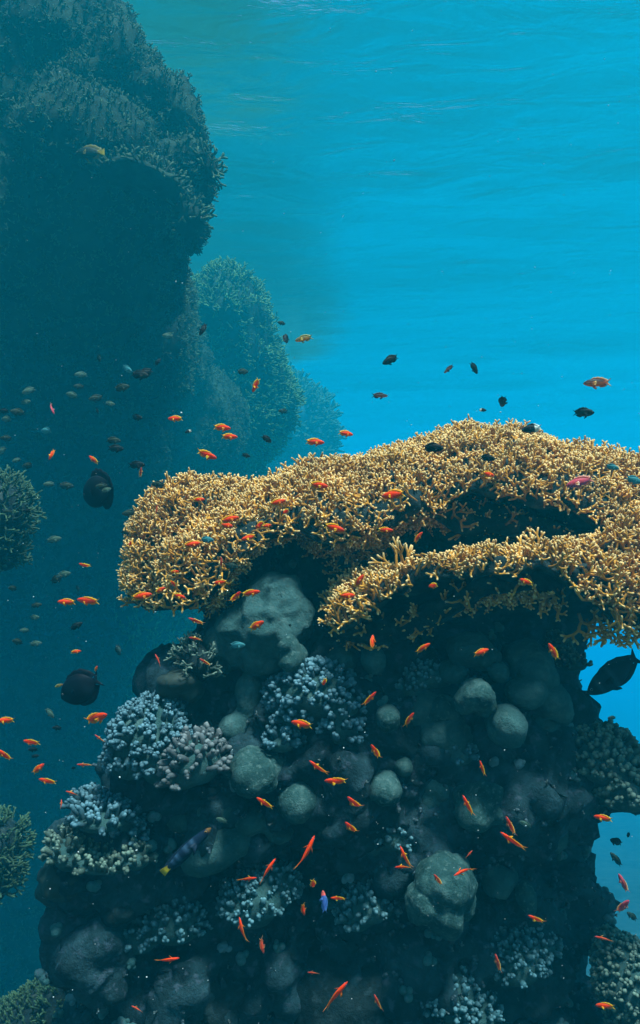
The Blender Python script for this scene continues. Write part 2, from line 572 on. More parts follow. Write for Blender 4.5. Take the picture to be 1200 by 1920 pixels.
def knobs(name, me, n, size, parent, m, seed, keep=None, thin=0.0, cluster=4, stalk=1.6, sub=ICO1, upb=0.35):
    """Stubby finger coral: short stalks that each end in a cluster of rounded knobs."""
    g = np.random.default_rng(seed)
    p, nn = sample(me, n, g, keep, thin)
    d = nrm(nn + np.array([0, 0, upb]) + g.normal(size=nn.shape) * 0.25)
    N = len(p)
    top = p + d * (size * stalk * g.uniform(0.7, 1.3, N))[:, None]
    P = np.stack([p - nn * size * 0.5, (p + top) / 2, top], 1)
    R = np.stack([np.full(N, size * 0.9), np.full(N, size * 0.9), np.full(N, size * 0.95)], 1) * g.uniform(0.8, 1.2, (N, 1))
    T = np.tile(np.array([0, 0.25, 0.5]), (N, 1))
    V1, Q, tri, t1 = tubes(P, R, 6, T)
    k = cluster
    a, b = frame(d, g)
    ph = (np.arange(k)[None] * 2 * np.pi / k + g.uniform(0, 6.28, (N, 1)) + g.normal(size=(N, k)) * 0.3)
    off = (np.cos(ph)[..., None] * a[:, None] + np.sin(ph)[..., None] * b[:, None]) * (size * g.uniform(0.35, 0.95, (N, k)))[..., None]
    c = (top[:, None] + off + d[:, None] * (size * g.uniform(-0.1, 0.9, (N, k)))[..., None]).reshape(-1, 3)
    dd = nrm(np.repeat(d, k, 0) + off.reshape(-1, 3) / size * 0.45)
    s = size * g.uniform(0.4, 0.95, len(c))
    A, B = frame(dd, g)
    V2, F2 = instances(sub[0], sub[1], c, A * s[:, None], B * (s * g.uniform(0.8, 1.1, len(c)))[:, None], dd * (s * g.uniform(1.0, 1.5, len(c)))[:, None])
    t2 = np.tile(0.62 + 0.38 * sub[0][:, 2], len(c))
    me2 = mesh_np(name, np.concatenate([V1, V2]), [Q, tri, F2 + len(V1)], True, {'tip': np.concatenate([t1, np.clip(t2, 0, 1)])})
    return obj(name, me2, m, parent)


def thing(name, label, cat, loc, group=None):
    o = bpy.data.objects.new(name, None)
    o.empty_display_size = 0.1
    COL.objects.link(o)
    # parts are built in world coordinates and the Empty stands at the thing's base
    o.location = loc
    return tag(o, label, cat, group)


def settle(root):
    """Shift the children's meshes so that they sit relative to their Empty."""
    off = Vector(root.location)
    def rec(o):
        for c in o.children:
            c.data.transform(Matrix.Translation(-off))
            rec(c)
    rec(root)


ROCK = blob("reef_rock", [
    E(720, 1190, 3.95, 330, 130, .55), E(780, 1050, 4.25, 300, 110, .5), E(560, 1120, 3.95, 150, 130, .4),
    E(720, 1400, 3.6, 330, 230, .72), E(560, 1400, 3.5, 200, 220, .5), E(880, 1420, 3.45, 210, 180, .55),
    E(470, 1330, 3.55, 90, 130, .35),
    E(360, 1290, 3.3, 62, 50, .16), E(330, 1430, 3.35, 110, 90, .28), E(440, 1520, 3.35, 190, 110, .4),
    E(300, 1590, 3.25, 140, 95, .35), E(188, 1610, 3.1, 78, 58, .22), E(158, 1680, 3.1, 52, 54, .2), E(215, 1740, 3.15, 95, 70, .3),
    E(340, 1760, 3.45, 180, 150, .5), E(640, 1680, 3.6, 340, 230, .65), E(880, 1680, 3.6, 200, 240, .55),
    E(945, 1240, 3.75, 90, 110, .3), E(985, 1300, 3.7, 45, 60, .2), E(1040, 1430, 3.5, 90, 75, .3), E(1150, 1455, 3.5, 70, 35, .22),
    E(990, 1590, 3.55, 62, 100, .3), E(1010, 1660, 3.5, 45, 50, .2), E(1045, 1715, 3.45, 40, 22, .16), E(970, 1780, 3.5, 80, 80, .3),
    E(265, 1880, 3.4, 110, 130, .35), E(620, 1880, 3.5, 380, 150, .6), E(930, 1890, 3.45, 150, 130, .4),
    E(640, 2080, 3.6, 480, 200, .8), E(640, 2500, 3.9, 480, 360, 1.0), E(640, 2950, 4.1, 620, 420, 1.3), E(640, 3350, 4.3, 760, 300, 1.6), E(300, 1640, 3.4, 180, 90, .4), E(480, 1650, 3.35, 150, 120, .35), E(700, 1900, 3.4, 190, 130, .3),
], 0.017, 5)
displaced(ROCK, [('fbm', 2.6, 0.12, 31), ('ridge', 4.5, 0.07, 32), ('pit', 5.0, 0.10, 36), ('bump', 9.0, 0.05, 33), ('fbm', 16.0, 0.035, 34), ('bump', 26.0, 0.018, 35)])
rock = thing("reef_rock", "dark craggy pillar of reef rock that carries the corals", "rock", (0.2, 3.5, -0.1))
obj("rock_mass", ROCK, M_ROCK, rock)
front = lambda p, n: (n[:, 1] < 0.35)
def patch(sc, lo, seed):
    return lambda p, n: (n[:, 1] < 0.4) & (fbm(p * sc, 3, seed) > lo)


tg = tufts("algae_tufts", ROCK, 9000, 0.010, 0.0035, rock, M_TUFT, 41, 2, patch(4.0, 0.02, 44), sides=4)
tg['kind'] = 'stuff'
eg = knobs("encrusting_lumps", ROCK, 16000, 0.0085, rock, M_CRUST, 42, patch(3.0, 0.12, 45), 0.0, 2, 0.3)
eg['kind'] = 'stuff'
gl_ = knobs("encrusting_coral", ROCK, 2600, 0.019, rock, M_GROWTH, 43, patch(2.2, -0.02, 46), 0.03, 3, 0.15, ICO2)
gl_['kind'] = 'stuff'


# ------------------------------------------------------------------ fire coral
def canopy(px, up, lo, Yf, Yc, nt=26, back=0.75, nx=70, bulge=0.55, amp=0.10):
    """Cap-shaped surface: from the front rim (photo curve lo, distance Yf) over the crown (curve up, distance Yc) to a back rim."""
    xs = np.linspace(px[0], px[-1], nx)
    U, Lo = np.interp(xs, px, up), np.interp(xs, px, lo)
    F_, C_ = np.interp(xs, px, Yf), np.interp(xs, px, Yc)
    for _ in range(2):
        for arr in (U, Lo, F_, C_):
            arr[1:-1] = (arr[:-2] + 2 * arr[1:-1] + arr[2:]) / 4
    rows = []
    for t in np.linspace(0, 1, nt):
        a = t * math.pi / 2
        y = Lo + (U - Lo) * math.sin(a) ** (1 / (1 + bulge))
        rows.append(at(xs, y, F_ + (C_ - F_) * (1 - math.cos(a))))
    crown = rows[-1]
    for t in np.linspace(0, 1, nt // 2)[1:]:
        w = np.clip(np.minimum(xs - px[0], px[-1] - xs) / 140.0, 0.12, 1)[:, None]
        rows.append(crown + np.array([0, 1, 0]) * back * t * w + np.array([0, 0, -1]) * (0.30 * min(1, back / 0.5) * t ** 2) * w)
    V = np.stack(rows)
    lump = fbm(V.reshape(-1, 3) * 3.2, 3, int(px[0])).reshape(V.shape[:2])
    V = V + lump[..., None] * np.array([0.0, -amp, amp * 0.9])
    nr = len(rows)
    i = (np.arange(nr - 1)[:, None] * nx + np.arange(nx - 1)[None]).ravel()
    F = np.stack([i, i + 1, i + nx + 1, i + nx], 1)
    return V.reshape(-1, 3), F


def plate_mesh(name, V, F, thick, amt, seed):
    """Closed plate under a canopy surface."""
    N = vnormals(V, [F])
    V = V + N * (amt * fbm(V * 9, 4, seed, 0.65))[:, None]
    n = len(V)
    V2 = V - N * thick
    ed = {}
    for f in F:
        for a, b in zip(f, np.roll(f, -1)):
            ed[(a, b)] = 1
    rim = [(a, b) for a, b in ed if (b, a) not in ed]
    side = np.array([[b, a, a + n, b + n] for a, b in rim])
    return mesh_np(name, np.concatenate([V, V2]), [F, F[:, ::-1] + n, side])


def fire_coral(label, curves, loc, dens, seed, L=(0.018, 0.036), R=0.0055, levels=4, extra=None):
    root = thing("fire_coral", label, "fire coral", loc)
    g = np.random.default_rng(seed)
    allP, allR, allT = [], [], []
    for k, (c, n, thin) in enumerate(curves):
        V, F = canopy(*c)
        pm = plate_mesh("coral_plate", V, F, 0.035, 0.02 if k == 0 else 0.03, seed + k)
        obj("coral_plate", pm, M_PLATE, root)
        top = mesh_np("tmp", V, [F])
        p, nn = sample(top, n, g, None, thin)
        bpy.data.meshes.remove(top)
        d = nrm(nn * 0.9 + np.array([0, 0, 0.18]) + g.normal(size=nn.shape) * 0.34)
        P, R_, T = fork(p - nn * 0.01, d, levels, L, R, 0.75, 0.22, 0.55, 0.88, 0.92, 3, seed + 10 + k)
        allP.append(P); allR.append(R_); allT.append(T)
    if extra:
        for e in extra:
            P, R_, T = e
            allP.append(P); allR.append(R_); allT.append(T)
    obj("branches", branch_mesh("branches", np.concatenate(allP), np.concatenate(allR), np.concatenate(allT), 6), M_FIRE, root)
    settle(root)
    return root


PX = [240, 262, 300, 340, 385, 420, 470, 560, 600, 640, 690, 760, 800, 880, 960, 1040, 1120, 1200, 1300, 1420]
UP = [1085, 1012, 960, 925, 925, 922, 930, 903, 893, 893, 875, 852, 845, 836, 828, 850, 880, 898, 930, 1010]
LO = [1120, 1138, 1148, 1148, 1125, 1070, 1012, 975, 1000, 1010, 990, 968, 955, 950, 958, 985, 1000, 1012, 1030, 1060]
YF = [3.35, 3.25, 3.15, 3.08, 3.06, 3.05, 3.05, 3.05, 3.00, 3.00, 3.02, 3.05, 3.10, 3.15, 3.15, 3.10, 3.05, 3.00, 3.00, 3.10]
YC = [3.50, 3.55, 3.60, 3.62, 3.64, 3.65, 3.70, 3.70, 3.70, 3.70, 3.70, 3.73, 3.75, 3.80, 3.80, 3.75, 3.70, 3.65, 3.60, 3.50]
up_c = (PX, UP, LO, YF, YC)
under = (PX[4:17], [v + 4 for v in LO[4:17]], [v + (26 if x < 580 else 60 if x < 740 else 40) for x, v in zip(PX[4:17], LO[4:17])], [v + 0.34 for v in YF[4:17]], [v + 0.03 for v in YF[4:17]], 14, 0.04)
fire_coral("huge golden branching coral table with pale tips crowning the rock pillar", [(up_c, 20000, 0.0205), (under, 8000, 0.023)], (0.3, 3.4, 2.5), 1, 51)

PX2 = [625, 640, 690, 740, 800, 850, 900, 980, 1050, 1120, 1200, 1300, 1420]
UP2 = [1185, 1165, 1130, 1118, 1108, 1092, 1087, 1072, 1048, 1025, 1005, 1000, 1000]
LO2 = [1200, 1202, 1190, 1168, 1142, 1130, 1116, 1106, 1112, 1130, 1152, 1165, 1150]
YF2 = [3.00, 2.95, 2.90, 2.88, 2.86, 2.85, 2.82, 2.80, 2.78, 2.75, 2.75, 2.75, 2.80]
YC2 = [3.20, 3.20, 3.20, 3.20, 3.20, 3.20, 3.20, 3.20, 3.20, 3.20, 3.15, 3.15, 3.15]
under2 = (PX2[1:9], [v + 2 for v in LO2[1:9]], [v + 40 for v in LO2[1:9]], [v + 0.22 for v in YF2[1:9]], [v + 0.03 for v in YF2[1:9]], 12, 0.04)
# a tall antler standing at the left end of the lower shelf and a lace of branches hanging under its right end
g0 = np.random.default_rng(3)
ant = fork(at(np.array([765.]), np.array([1110.]), np.array([2.82])), np.array([[-0.35, -0.1, 1.0]]), 5, 0.048, 0.0075, 0.5, 0.35, 0.3, 0.88, 1.0, 3, 12, np.array([[1.0, 0.1, 0.1]]))
ant2 = fork(at(np.array([700., 720., 655.]), np.array([1125., 1130., 1170.]), np.array([2.82, 2.86, 2.88])), np.array([[-0.2, -0.2, 1.0], [0.1, -0.3, 1.0], [-.5, -.2, .8]]), 4, 0.036, 0.0062, 0.55, 0.3, 0.4, 0.88, 1.0, 3, 13, np.array([[1.0, 0.1, 0.1]] * 3))
ant3 = fork(at(np.array([848., 905., 985., 640., 1010.]), np.array([1092., 1084., 1060., 1172., 1052.]), np.array([2.86, 2.86, 2.84, 2.88, 2.95])), np.array([[0.3, -0.1, 1.0], [-0.2, -0.2, 1.0], [0.3, -0.2, 1.0], [-.6, -.2, .7], [0.1, -0.1, 1.0]]), 4, 0.036, 0.0062, 0.55, 0.35, 0.35, 0.88, 1.0, 3, 15, np.tile([[1.0, 0.1, 0.1]], (5, 1)))
hx = np.linspace(1085, 1290, 15); hy = 1150 + 12 * np.sin(np.arange(15) * 2.1); hY = 2.92 + 0.1 * ((np.arange(15) * 7) % 5) / 5
lace = fork(at(hx, hy, hY), np.tile([[0.25, 0.1, -0.8]], (15, 1)), 5, 0.034, 0.0062, 0.75, -0.1, 0.5, 0.92, 0.95, 3, 14, np.tile([[1.0, 0.0, 0.3]], (15, 1)))
fire_coral("golden branching coral shelf jutting out below the big coral table, right", [((PX2, UP2, LO2, YF2, YC2, 22, 0.5, 70, 0.55, 0.17), 11000, 0.0205), (under2, 2600, 0.026)], (0.5, 2.9, 2.1), 1, 61, extra=[ant, ant2, ant3, lace])
settle(rock)

# ------------------------------------------------------------------ massive corals: smooth lumpy mounds on the pillar
def mound(label, parts, m=None, seed=1, lump=0.012, lsc=14.0, voxel=0.009, group=None, dimple=0.0):
    c = np.mean([p[0] for p in parts], axis=0)
    me = blob("mound_coral", parts, voxel, 6)
    lay = [('fbm', 6.0, lump * 2.2, seed), ('bump', lsc, lump * 1.6, seed + 1), ('bump', lsc * 2.6, lump * 0.45, seed + 3), ('bump', 75.0, 0.0035, seed + 4), ('fbm', 45.0, 0.004, seed + 2)]
    if dimple:
        lay.insert(1, ('pit', lsc * 0.7, dimple, seed + 5))
    displaced(me, lay)
    low = min(p[0][2] - p[1][2] for p in parts)
    o = obj("mound_coral", me, m or M_LUMP)
    o.location = (c[0], c[1], low)
    me.transform(Matrix.Translation((-c[0], -c[1], -low)))
    tag(o, label, "coral", group)
    return o


mound("tall wrinkled coral mound with pits under the left of the big table", [E(500, 1180, 3.09, 62, 75, .16), E(520, 1120, 3.11, 42, 42, .14), E(455, 1200, 3.11, 45, 62, .14, 20), E(425, 1215, 3.13, 30, 40, .1), E(545, 1165, 3.11, 40, 48, .14), E(490, 1230, 3.05, 38, 30, .1)], M_LUMPD, 3, .016, 13, dimple=.06)
mound("small double-lobed grey coral mound below the wrinkled mound", [E(537, 1210, 2.97, 25, 22, .06), E(543, 1240, 2.95, 22, 20, .06), E(555, 1228, 3.00, 20, 22, .06)], M_LUMP, 13, .006, 18)
mound("round dark coral knob under the left end of the lower coral shelf", [E(700, 1238, 3.00, 27, 28, .08)], M_LUMPD, 16, .006, 14)
mound("smooth round coral ball right of the blue knobbed coral", [E(728, 1347, 2.86, 24, 26, .07)], M_LUMP, 19, .004, 14)
mound("lit coral knob with pale scarred top in the middle of the pillar", [E(895, 1302, 2.82, 33, 32, .1), E(870, 1318, 2.84, 24, 24, .08), E(910, 1322, 2.84, 24, 25, .08)], M_LUMP, 22, .008, 14)
mound("small round coral knob just above the scarred knob", [E(935, 1262, 2.93, 18, 19, .06)], M_LUMPD, 25, .004, 14)
mound("big smooth round coral boulder right of the pillar's middle", [E(950, 1358, 2.84, 37, 41, .12)], M_LUMPD, 28, .007, 11)
mound("broad coral mound under the right end of the shelf", [E(1000, 1262, 3.00, 42, 42, .14), E(985, 1228, 3.06, 38, 26, .12), E(1010, 1245, 3.03, 30, 34, .1)], M_LUMPD, 31, .008, 12)
mound("low coral mound with two lobes beside the broad mound", [E(985, 1295, 2.93, 40, 30, .12), E(1025, 1310, 2.96, 32, 32, .12), E(1045, 1325, 2.98, 24, 30, .1)], M_LUMPD, 34, .008, 12)
mound("pale greenish coral mound on the pillar's right shoulder", [E(1085, 1350, 3.2, 32, 25, .1), E(1110, 1358, 3.25, 22, 18, .1)], M_LUMP, 37, .006, 14)
mound("egg-shaped coral mound with a bitten top in the pillar's centre", [E(722, 1478, 2.84, 32, 32, .1), E(718, 1455, 2.86, 25, 14, .08)], M_LUMP, 40, .008, 12)
mound("little round coral ball beside the bitten egg-shaped mound", [E(756, 1438, 2.89, 17, 18, .05)], M_LUMP, 43, .003, 14)
mound("flat-fronted round coral disc left of the egg-shaped mound", [E(558, 1504, 2.9, 38, 40, .09)], M_LUMP, 46, .006, 13)
mound("folded coral mound with bright top right of the pinkish finger coral", [E(480, 1450, 2.9, 46, 42, .13), E(470, 1425, 2.92, 32, 22, .1), E(510, 1438, 2.95, 26, 26, .1)], M_LUMP, 49, .012, 11)
mound("small coral knob squeezed left of the folded mound", [E(433, 1436, 2.95, 22, 27, .07)], M_LUMP, 52, .004, 13)
mound("cluster of grape-like coral lumps with a rough top, right of centre", [E(905, 1480, 2.95, 46, 40, .12), E(935, 1475, 2.95, 28, 28, .09), E(952, 1500, 2.92, 24, 24, .08), E(890, 1525, 2.88, 32, 28, .1), E(930, 1518, 2.88, 26, 26, .08), E(880, 1490, 2.95, 32, 30, .1), E(960, 1475, 2.98, 15, 17, .06), E(912, 1510, 2.88, 18, 18, .07)], M_LUMP, 55, .01, 17)
mound("large pale lobed coral mound with dimples low on the pillar", [E(835, 1655, 2.80, 50, 50, .12), E(800, 1690, 2.80, 42, 36, .11), E(830, 1708, 2.78, 42, 40, .11, -25), E(850, 1640, 2.83, 36, 38, .1), E(870, 1690, 2.88, 18, 28, .08)], M_LUMP, 58, .011, 12, dimple=.03)
mound("flat upright coral plate lower right on the dark rock face", [E(985, 1680, 2.98, 18, 34, .04, 12), E(993, 1692, 3.00, 14, 22, .04, 12)], M_LUMP, 61, .004, 16)
mound("smooth dim coral mound behind the banded fish", [E(400, 1590, 2.95, 66, 42, .1, 22), E(440, 1570, 2.98, 40, 34, .1)], M_LUMPD, 64, .007, 10)
mound("tall dim coral column left of the blue knobbed coral", [E(470, 1310, 3.07, 30, 60, .1), E(480, 1290, 3.12, 26, 40, .1), E(440, 1365, 3.02, 28, 32, .1), E(425, 1372, 3.04, 18, 26, .08)], M_LUMPD, 67, .008, 12)
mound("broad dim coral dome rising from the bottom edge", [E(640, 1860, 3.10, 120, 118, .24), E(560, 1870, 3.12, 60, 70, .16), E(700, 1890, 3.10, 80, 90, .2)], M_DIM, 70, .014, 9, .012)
mound("flat-topped coral block with pale rim jutting left above the knobbed coral", [E(335, 1276, 3.05, 40, 20, .1, 8), E(318, 1290, 3.05, 22, 24, .08), E(360, 1290, 3.08, 22, 26, .08)], M_KNOBY, 73, .006, 22)
mound("rough coral lump with bright crust on the pillar's far left ledge", [E(120, 1645, 2.95, 38, 34, .1), E(150, 1640, 2.95, 30, 24, .1), E(105, 1665, 2.98, 24, 24, .08)], M_KNOBY, 76, .014, 18)
mound("dull coral hump among the mounds, above the grape-like lumps", [E(830, 1380, 2.95, 48, 36, .1), E(790, 1330, 3.02, 40, 34, .1)], M_LUMPD, 79, .012, 12)
mound("dim coral boulder left of the large dimpled mound", [E(690, 1620, 3.05, 60, 44, .12), E(640, 1590, 3.10, 50, 40, .12)], M_DIM, 82, .014, 14)

# ------------------------------------------------------------------ knobbed finger corals
def knob_coral(label, parts, m, n, size, seed, thin, cluster=4, stalk=1.6, keep=None):
    c = np.mean([p[0] for p in parts], axis=0)
    low = min(p[0][2] - p[1][2] for p in parts)
    root = thing("finger_coral", label, "coral", (c[0], c[1], low))
    me = blob("coral_base", parts, 0.014, 4)
    displaced(me, [('fbm', 7.0, 0.02, seed)])
    obj("coral_base", me, M_LUMPD, root)
    kp = keep or (lambda p, nn: (nn[:, 2] > -0.35) & (nn[:, 1] < 0.75))
    knobs("coral_fingers", me, n, size, root, m, seed, kp, thin, cluster, stalk)
    settle(root)
    return root


knob_coral("powder-blue knobbed coral in the middle of the pillar below the shelf", [E(590, 1300, 3.0, 78, 45, .14), E(640, 1330, 2.98, 48, 42, .12), E(540, 1310, 3.02, 40, 40, .1), E(560, 1340, 2.98, 50, 30, .1), E(640, 1370, 2.96, 38, 26, .1), E(530, 1390, 2.95, 28, 22, .08)], M_KNOB, 2600, .0125, 91, .024)
knob_coral("pinkish cap of short knobs topping the powder-blue coral", [E(605, 1262, 3.08, 48, 16, .12)], M_KNOBP, 700, .012, 92, .021, 3, 1.1)
knob_coral("large rounded blue-grey knobbed coral on the pillar's left shoulder", [E(275, 1380, 3.0, 62, 58, .16), E(250, 1420, 3.0, 40, 34, .14), E(310, 1420, 2.95, 50, 46, .14), E(290, 1340, 3.05, 40, 26, .12)], M_KNOB, 3400, .0105, 93, .021, 4, 1.8)
knob_coral("pinkish thick-fingered coral right of the rounded blue-grey coral", [E(365, 1430, 2.86, 48, 42, .12), E(345, 1455, 2.86, 34, 26, .1), E(385, 1405, 2.9, 28, 24, .1)], M_KNOBP, 900, .0125, 94, .027, 2, 2.0)
knob_coral("wide sunlit knobbed coral on the pillar's right shoulder", [E(1120, 1420, 3.05, 72, 50, .18), E(1170, 1470, 3.0, 62, 48, .16), E(1080, 1390, 3.1, 34, 28, .1), E(1230, 1480, 3.0, 50, 45, .16)], M_KNOBY, 3400, .0125, 95, .024, 4, 1.6)
knob_coral("ragged knobbed coral with pale tips on the upper left ledge", [E(200, 1530, 2.95, 60, 20, .16), E(170, 1510, 3.0, 30, 14, .1), E(245, 1560, 2.98, 30, 30, .1)], M_KNOB, 1400, .0115, 96, .022, 3, 2.2)
knob_coral("pale-tipped finger coral fringing the lower left ledge", [E(135, 1595, 2.9, 42, 26, .12, -28), E(190, 1618, 2.88, 52, 14, .1, -12), E(255, 1610, 2.88, 30, 18, .08)], M_KNOBY, 1500, .0105, 97, .021, 3, 2.2)
knob_coral("crust of tiny pale knobs beside the right-hand gap of open water", [E(1070, 1245, 3.35, 28, 10, .08), E(1048, 1215, 3.4, 10, 34, .08, 20)], M_KNOBY, 700, .009, 98, .02, 3, 1.2)
knob_coral("sunlit ridge of rough knobs in the bottom right corner", [E(1190, 1850, 3.0, 62, 80, .2, 28), E(1160, 1800, 3.05, 28, 40, .14, 28), E(1230, 1930, 2.95, 80, 70, .2)], M_KNOBY, 2600, .011, 99, .022, 3, 1.0)

mound("dim round coral head in the shade under the shelf's right half", [E(880, 1215, 3.05, 40, 30, .12), E(910, 1230, 3.05, 28, 26, .1)], M_LUMPD, 301, .01, 13)
mound("dim rounded coral head under the shelf's left half", [E(640, 1235, 3.08, 34, 28, .1), E(615, 1245, 3.08, 24, 22, .1)], M_LUMPD, 304, .01, 14)
mound("dim coral head right of the grey-blue knobbed crust under the shelf", [E(850, 1260, 3.02, 30, 24, .1)], M_LUMPD, 307, .01, 14)
mound("dim coral head between broad mound and the pillar's right shoulder", [E(1020, 1365, 3.02, 34, 30, .1), E(1000, 1345, 3.02, 26, 24, .1)], M_LUMPD, 310, .01, 14)
mound("dim stacked coral heads left of the grape-like lumps", [E(815, 1470, 2.98, 34, 30, .1), E(800, 1500, 2.98, 28, 26, .1), E(835, 1500, 2.98, 22, 22, .08)], M_LUMPD, 313, .01, 15)
mound("dim broad coral head left of the flat upright plate", [E(930, 1640, 3.05, 36, 34, .12), E(910, 1615, 3.05, 26, 22, .1)], M_LUMPD, 316, .012, 14)
mound("dim low coral head under the folded bright-topped mound", [E(480, 1540, 2.98, 42, 26, .1), E(520, 1560, 2.98, 30, 24, .1)], M_LUMPD, 319, .012, 14)
knob_coral("dim knobbed coral on dark rock left of the large dimpled mound", [E(700, 1690, 2.98, 44, 34, .12), E(670, 1710, 3.0, 34, 26, .1)], M_KNOBD, 900, .011, 201, .022, 3, 1.4)
knob_coral("dim knobbed coral under the egg-shaped mound", [E(740, 1560, 2.98, 50, 32, .12), E(700, 1575, 3.0, 30, 24, .1)], M_KNOBD, 900, .0105, 202, .022, 3, 1.2)
knob_coral("dim knobbed coral right of the big smooth boulder", [E(1030, 1400, 3.1, 36, 40, .12), E(1010, 1440, 3.08, 36, 30, .12), E(1020, 1420, 3.07, 40, 36, .13)], M_KNOBD, 900, .011, 203, .022, 3, 1.4)
knob_coral("dim knobbed coral below the flat upright plate at lower right", [E(960, 1790, 3.1, 56, 46, .14), E(1000, 1760, 3.15, 34, 30, .12)], M_KNOBD, 1200, .011, 204, .022, 3, 1.4)
knob_coral("dim knobbed coral low on the pillar's left side above a level orange fish", [E(330, 1720, 3.05, 60, 40, .16), E(270, 1740, 3.05, 40, 36, .14)], M_KNOBD, 1200, .011, 205, .022, 3, 1.5)
knob_coral("dim knobbed coral in the dark between banded fish and hollow", [E(470, 1690, 3.0, 52, 38, .14), E(520, 1660, 3.02, 34, 30, .12), E(497, 1674, 2.99, 44, 34, .14)], M_KNOBD, 1000, .010, 206, .022, 3, 1.3)
knob_coral("dim knobbed coral at the bottom edge right of the dome", [E(830, 1850, 3.05, 60, 56, .16), E(880, 1890, 3.05, 50, 40, .14)], M_KNOBD, 1400, .0115, 207, .023, 3, 1.4)
knob_coral("grey-blue knobbed crust beneath the lower shelf's middle", [E(800, 1270, 3.08, 52, 26, .12), E(770, 1290, 3.06, 30, 22, .1)], M_KNOBD, 900, .010, 208, .021, 3, 1.0)
knob_coral("small blue-grey knobbed coral between scarred knob and grape-like lumps", [E(860, 1410, 2.95, 34, 24, .1)], M_KNOB, 500, .010, 209, .021, 3, 1.2)
mound("rough dim coral hump beside the grape-like lumps' right edge", [E(1010, 1530, 3.05, 40, 36, .12), E(1035, 1560, 3.08, 30, 34, .1)], M_LUMPD, 211, .012, 13)
mound("dim coral mound in the dark left of the dimpled pale mound's top", [E(650, 1540, 2.98, 40, 26, .1), E(620, 1555, 3.0, 28, 22, .08)], M_LUMPD, 214, .01, 13)
mound("wide dim coral hump under the pinkish finger coral", [E(400, 1510, 3.0, 54, 28, .12), E(350, 1525, 3.02, 36, 28, .1)], M_LUMPD, 217, .012, 12)
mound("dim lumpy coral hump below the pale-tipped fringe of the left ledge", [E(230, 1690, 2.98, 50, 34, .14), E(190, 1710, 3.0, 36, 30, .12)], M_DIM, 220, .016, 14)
mound("knuckled coral mound under the scarred knob in the middle", [E(830, 1330, 2.98, 26, 24, .08), E(808, 1345, 3.0, 22, 20, .08), E(850, 1350, 2.98, 22, 20, .07)], M_LUMP, 223, .008, 15)
mound("smooth low coral swelling between the two round coral balls", [E(770, 1400, 3.02, 40, 26, .1), E(742, 1395, 3.0, 22, 18, .08)], M_LUMPD, 226, .008, 13)
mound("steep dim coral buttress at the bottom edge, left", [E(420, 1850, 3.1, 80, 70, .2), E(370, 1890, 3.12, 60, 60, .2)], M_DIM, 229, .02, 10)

# small branching coral above the flat-topped block
def bush_coral(label, parts, m, n, L, r, levels, seed, thin, name="bush_coral", sides=6, spread=0.6, up=0.3, keep=None, base=None):
    c = np.mean([p[0] for p in parts], axis=0)
    low = min(p[0][2] - p[1][2] for p in parts)
    root = thing(name, label, "coral", (c[0], c[1], low))
    me = blob("coral_base", parts, max(0.012, L * 0.4), 3)
    displaced(me, [('fbm', 4.0, L * 0.8, seed)])
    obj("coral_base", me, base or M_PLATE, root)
    g = np.random.default_rng(seed)
    p, nn = sample(me, n, g, keep or (lambda p, q: (q[:, 1] < 0.7) & (q[:, 2] > -0.5)), thin)
    d = nrm(nn + g.normal(size=nn.shape) * 0.3)
    P, R, T = fork(p - nn * r, d, levels, L, r, spread, up, 0.45, 0.86, 0.93, 2, seed + 1)
    obj("branches", branch_mesh("branches", P, R, T, sides), m, root)
    settle(root)
    return root


bush_coral("small brownish bush coral on the left flank beneath the big table", [E(365, 1228, 3.1, 24, 20, .08), E(380, 1250, 3.09, 18, 28, .08), E(373, 1240, 3.07, 20, 24, .08)], M_KNOBY, 600, .021, .005, 3, 101, .022)
bush_coral("hazy round bush coral at the left edge of the frame, upper", [E(5, 960, 4.6, 46, 58, .25), E(-10, 1010, 4.6, 38, 40, .2)], M_FAR, 2500, .035, .007, 3, 103, .035)
bush_coral("hazy bush coral hanging below the round one at the left edge", [E(-2, 1035, 4.8, 32, 38, .2)], M_FAR, 1500, .035, .007, 3, 104, .035)
bush_coral("dim hazy bush coral low at the left edge of the frame", [E(0, 1590, 4.4, 34, 50, .2), E(-8, 1640, 4.4, 30, 50, .2)], M_FAR, 1500, .035, .007, 3, 105, .035)
bush_coral("algae-covered coral hump in the bottom left corner", [E(85, 1915, 4.0, 95, 60, .3, 14), E(125, 1875, 3.9, 42, 38, .2), E(10, 1945, 4.1, 90, 40, .3)], M_FAR, 5000, .022, .0055, 2, 106, .024)

# ------------------------------------------------------------------ the reef wall at the left and the reef fading behind it
def far_reef(name, label, parts, voxel, lay, n, L, r, seed, loc, m_body, m_growth, kind=None, levels=3, thin=0.0):
    root = thing(name, label, "reef", loc)
    me = displaced(blob("rock_mass", parts, voxel, 4), lay)
    obj("rock_mass", me, m_body, root)
    g = np.random.default_rng(seed)
    p, nn = sample(me, n, g, lambda p, q: (q[:, 1] < 0.6), thin)
    clump = fbm(p * 1.3, 3, seed)
    k = clump > -0.6
    p, nn, clump = p[k], nn[k], clump[k]
    d = nrm(nn + np.array([0, 0, 0.25]) + g.normal(size=nn.shape) * 0.4)
    P, R, T = fork(p - nn * r, d, levels, L, r, 0.6, 0.2, 0.5, 0.85, 0.9, 1, seed + 1)
    o = obj("coral_growth", branch_mesh("coral_growth", P, R, T, 4), m_growth, root)
    o['kind'] = 'stuff'
    settle(root)
    return root


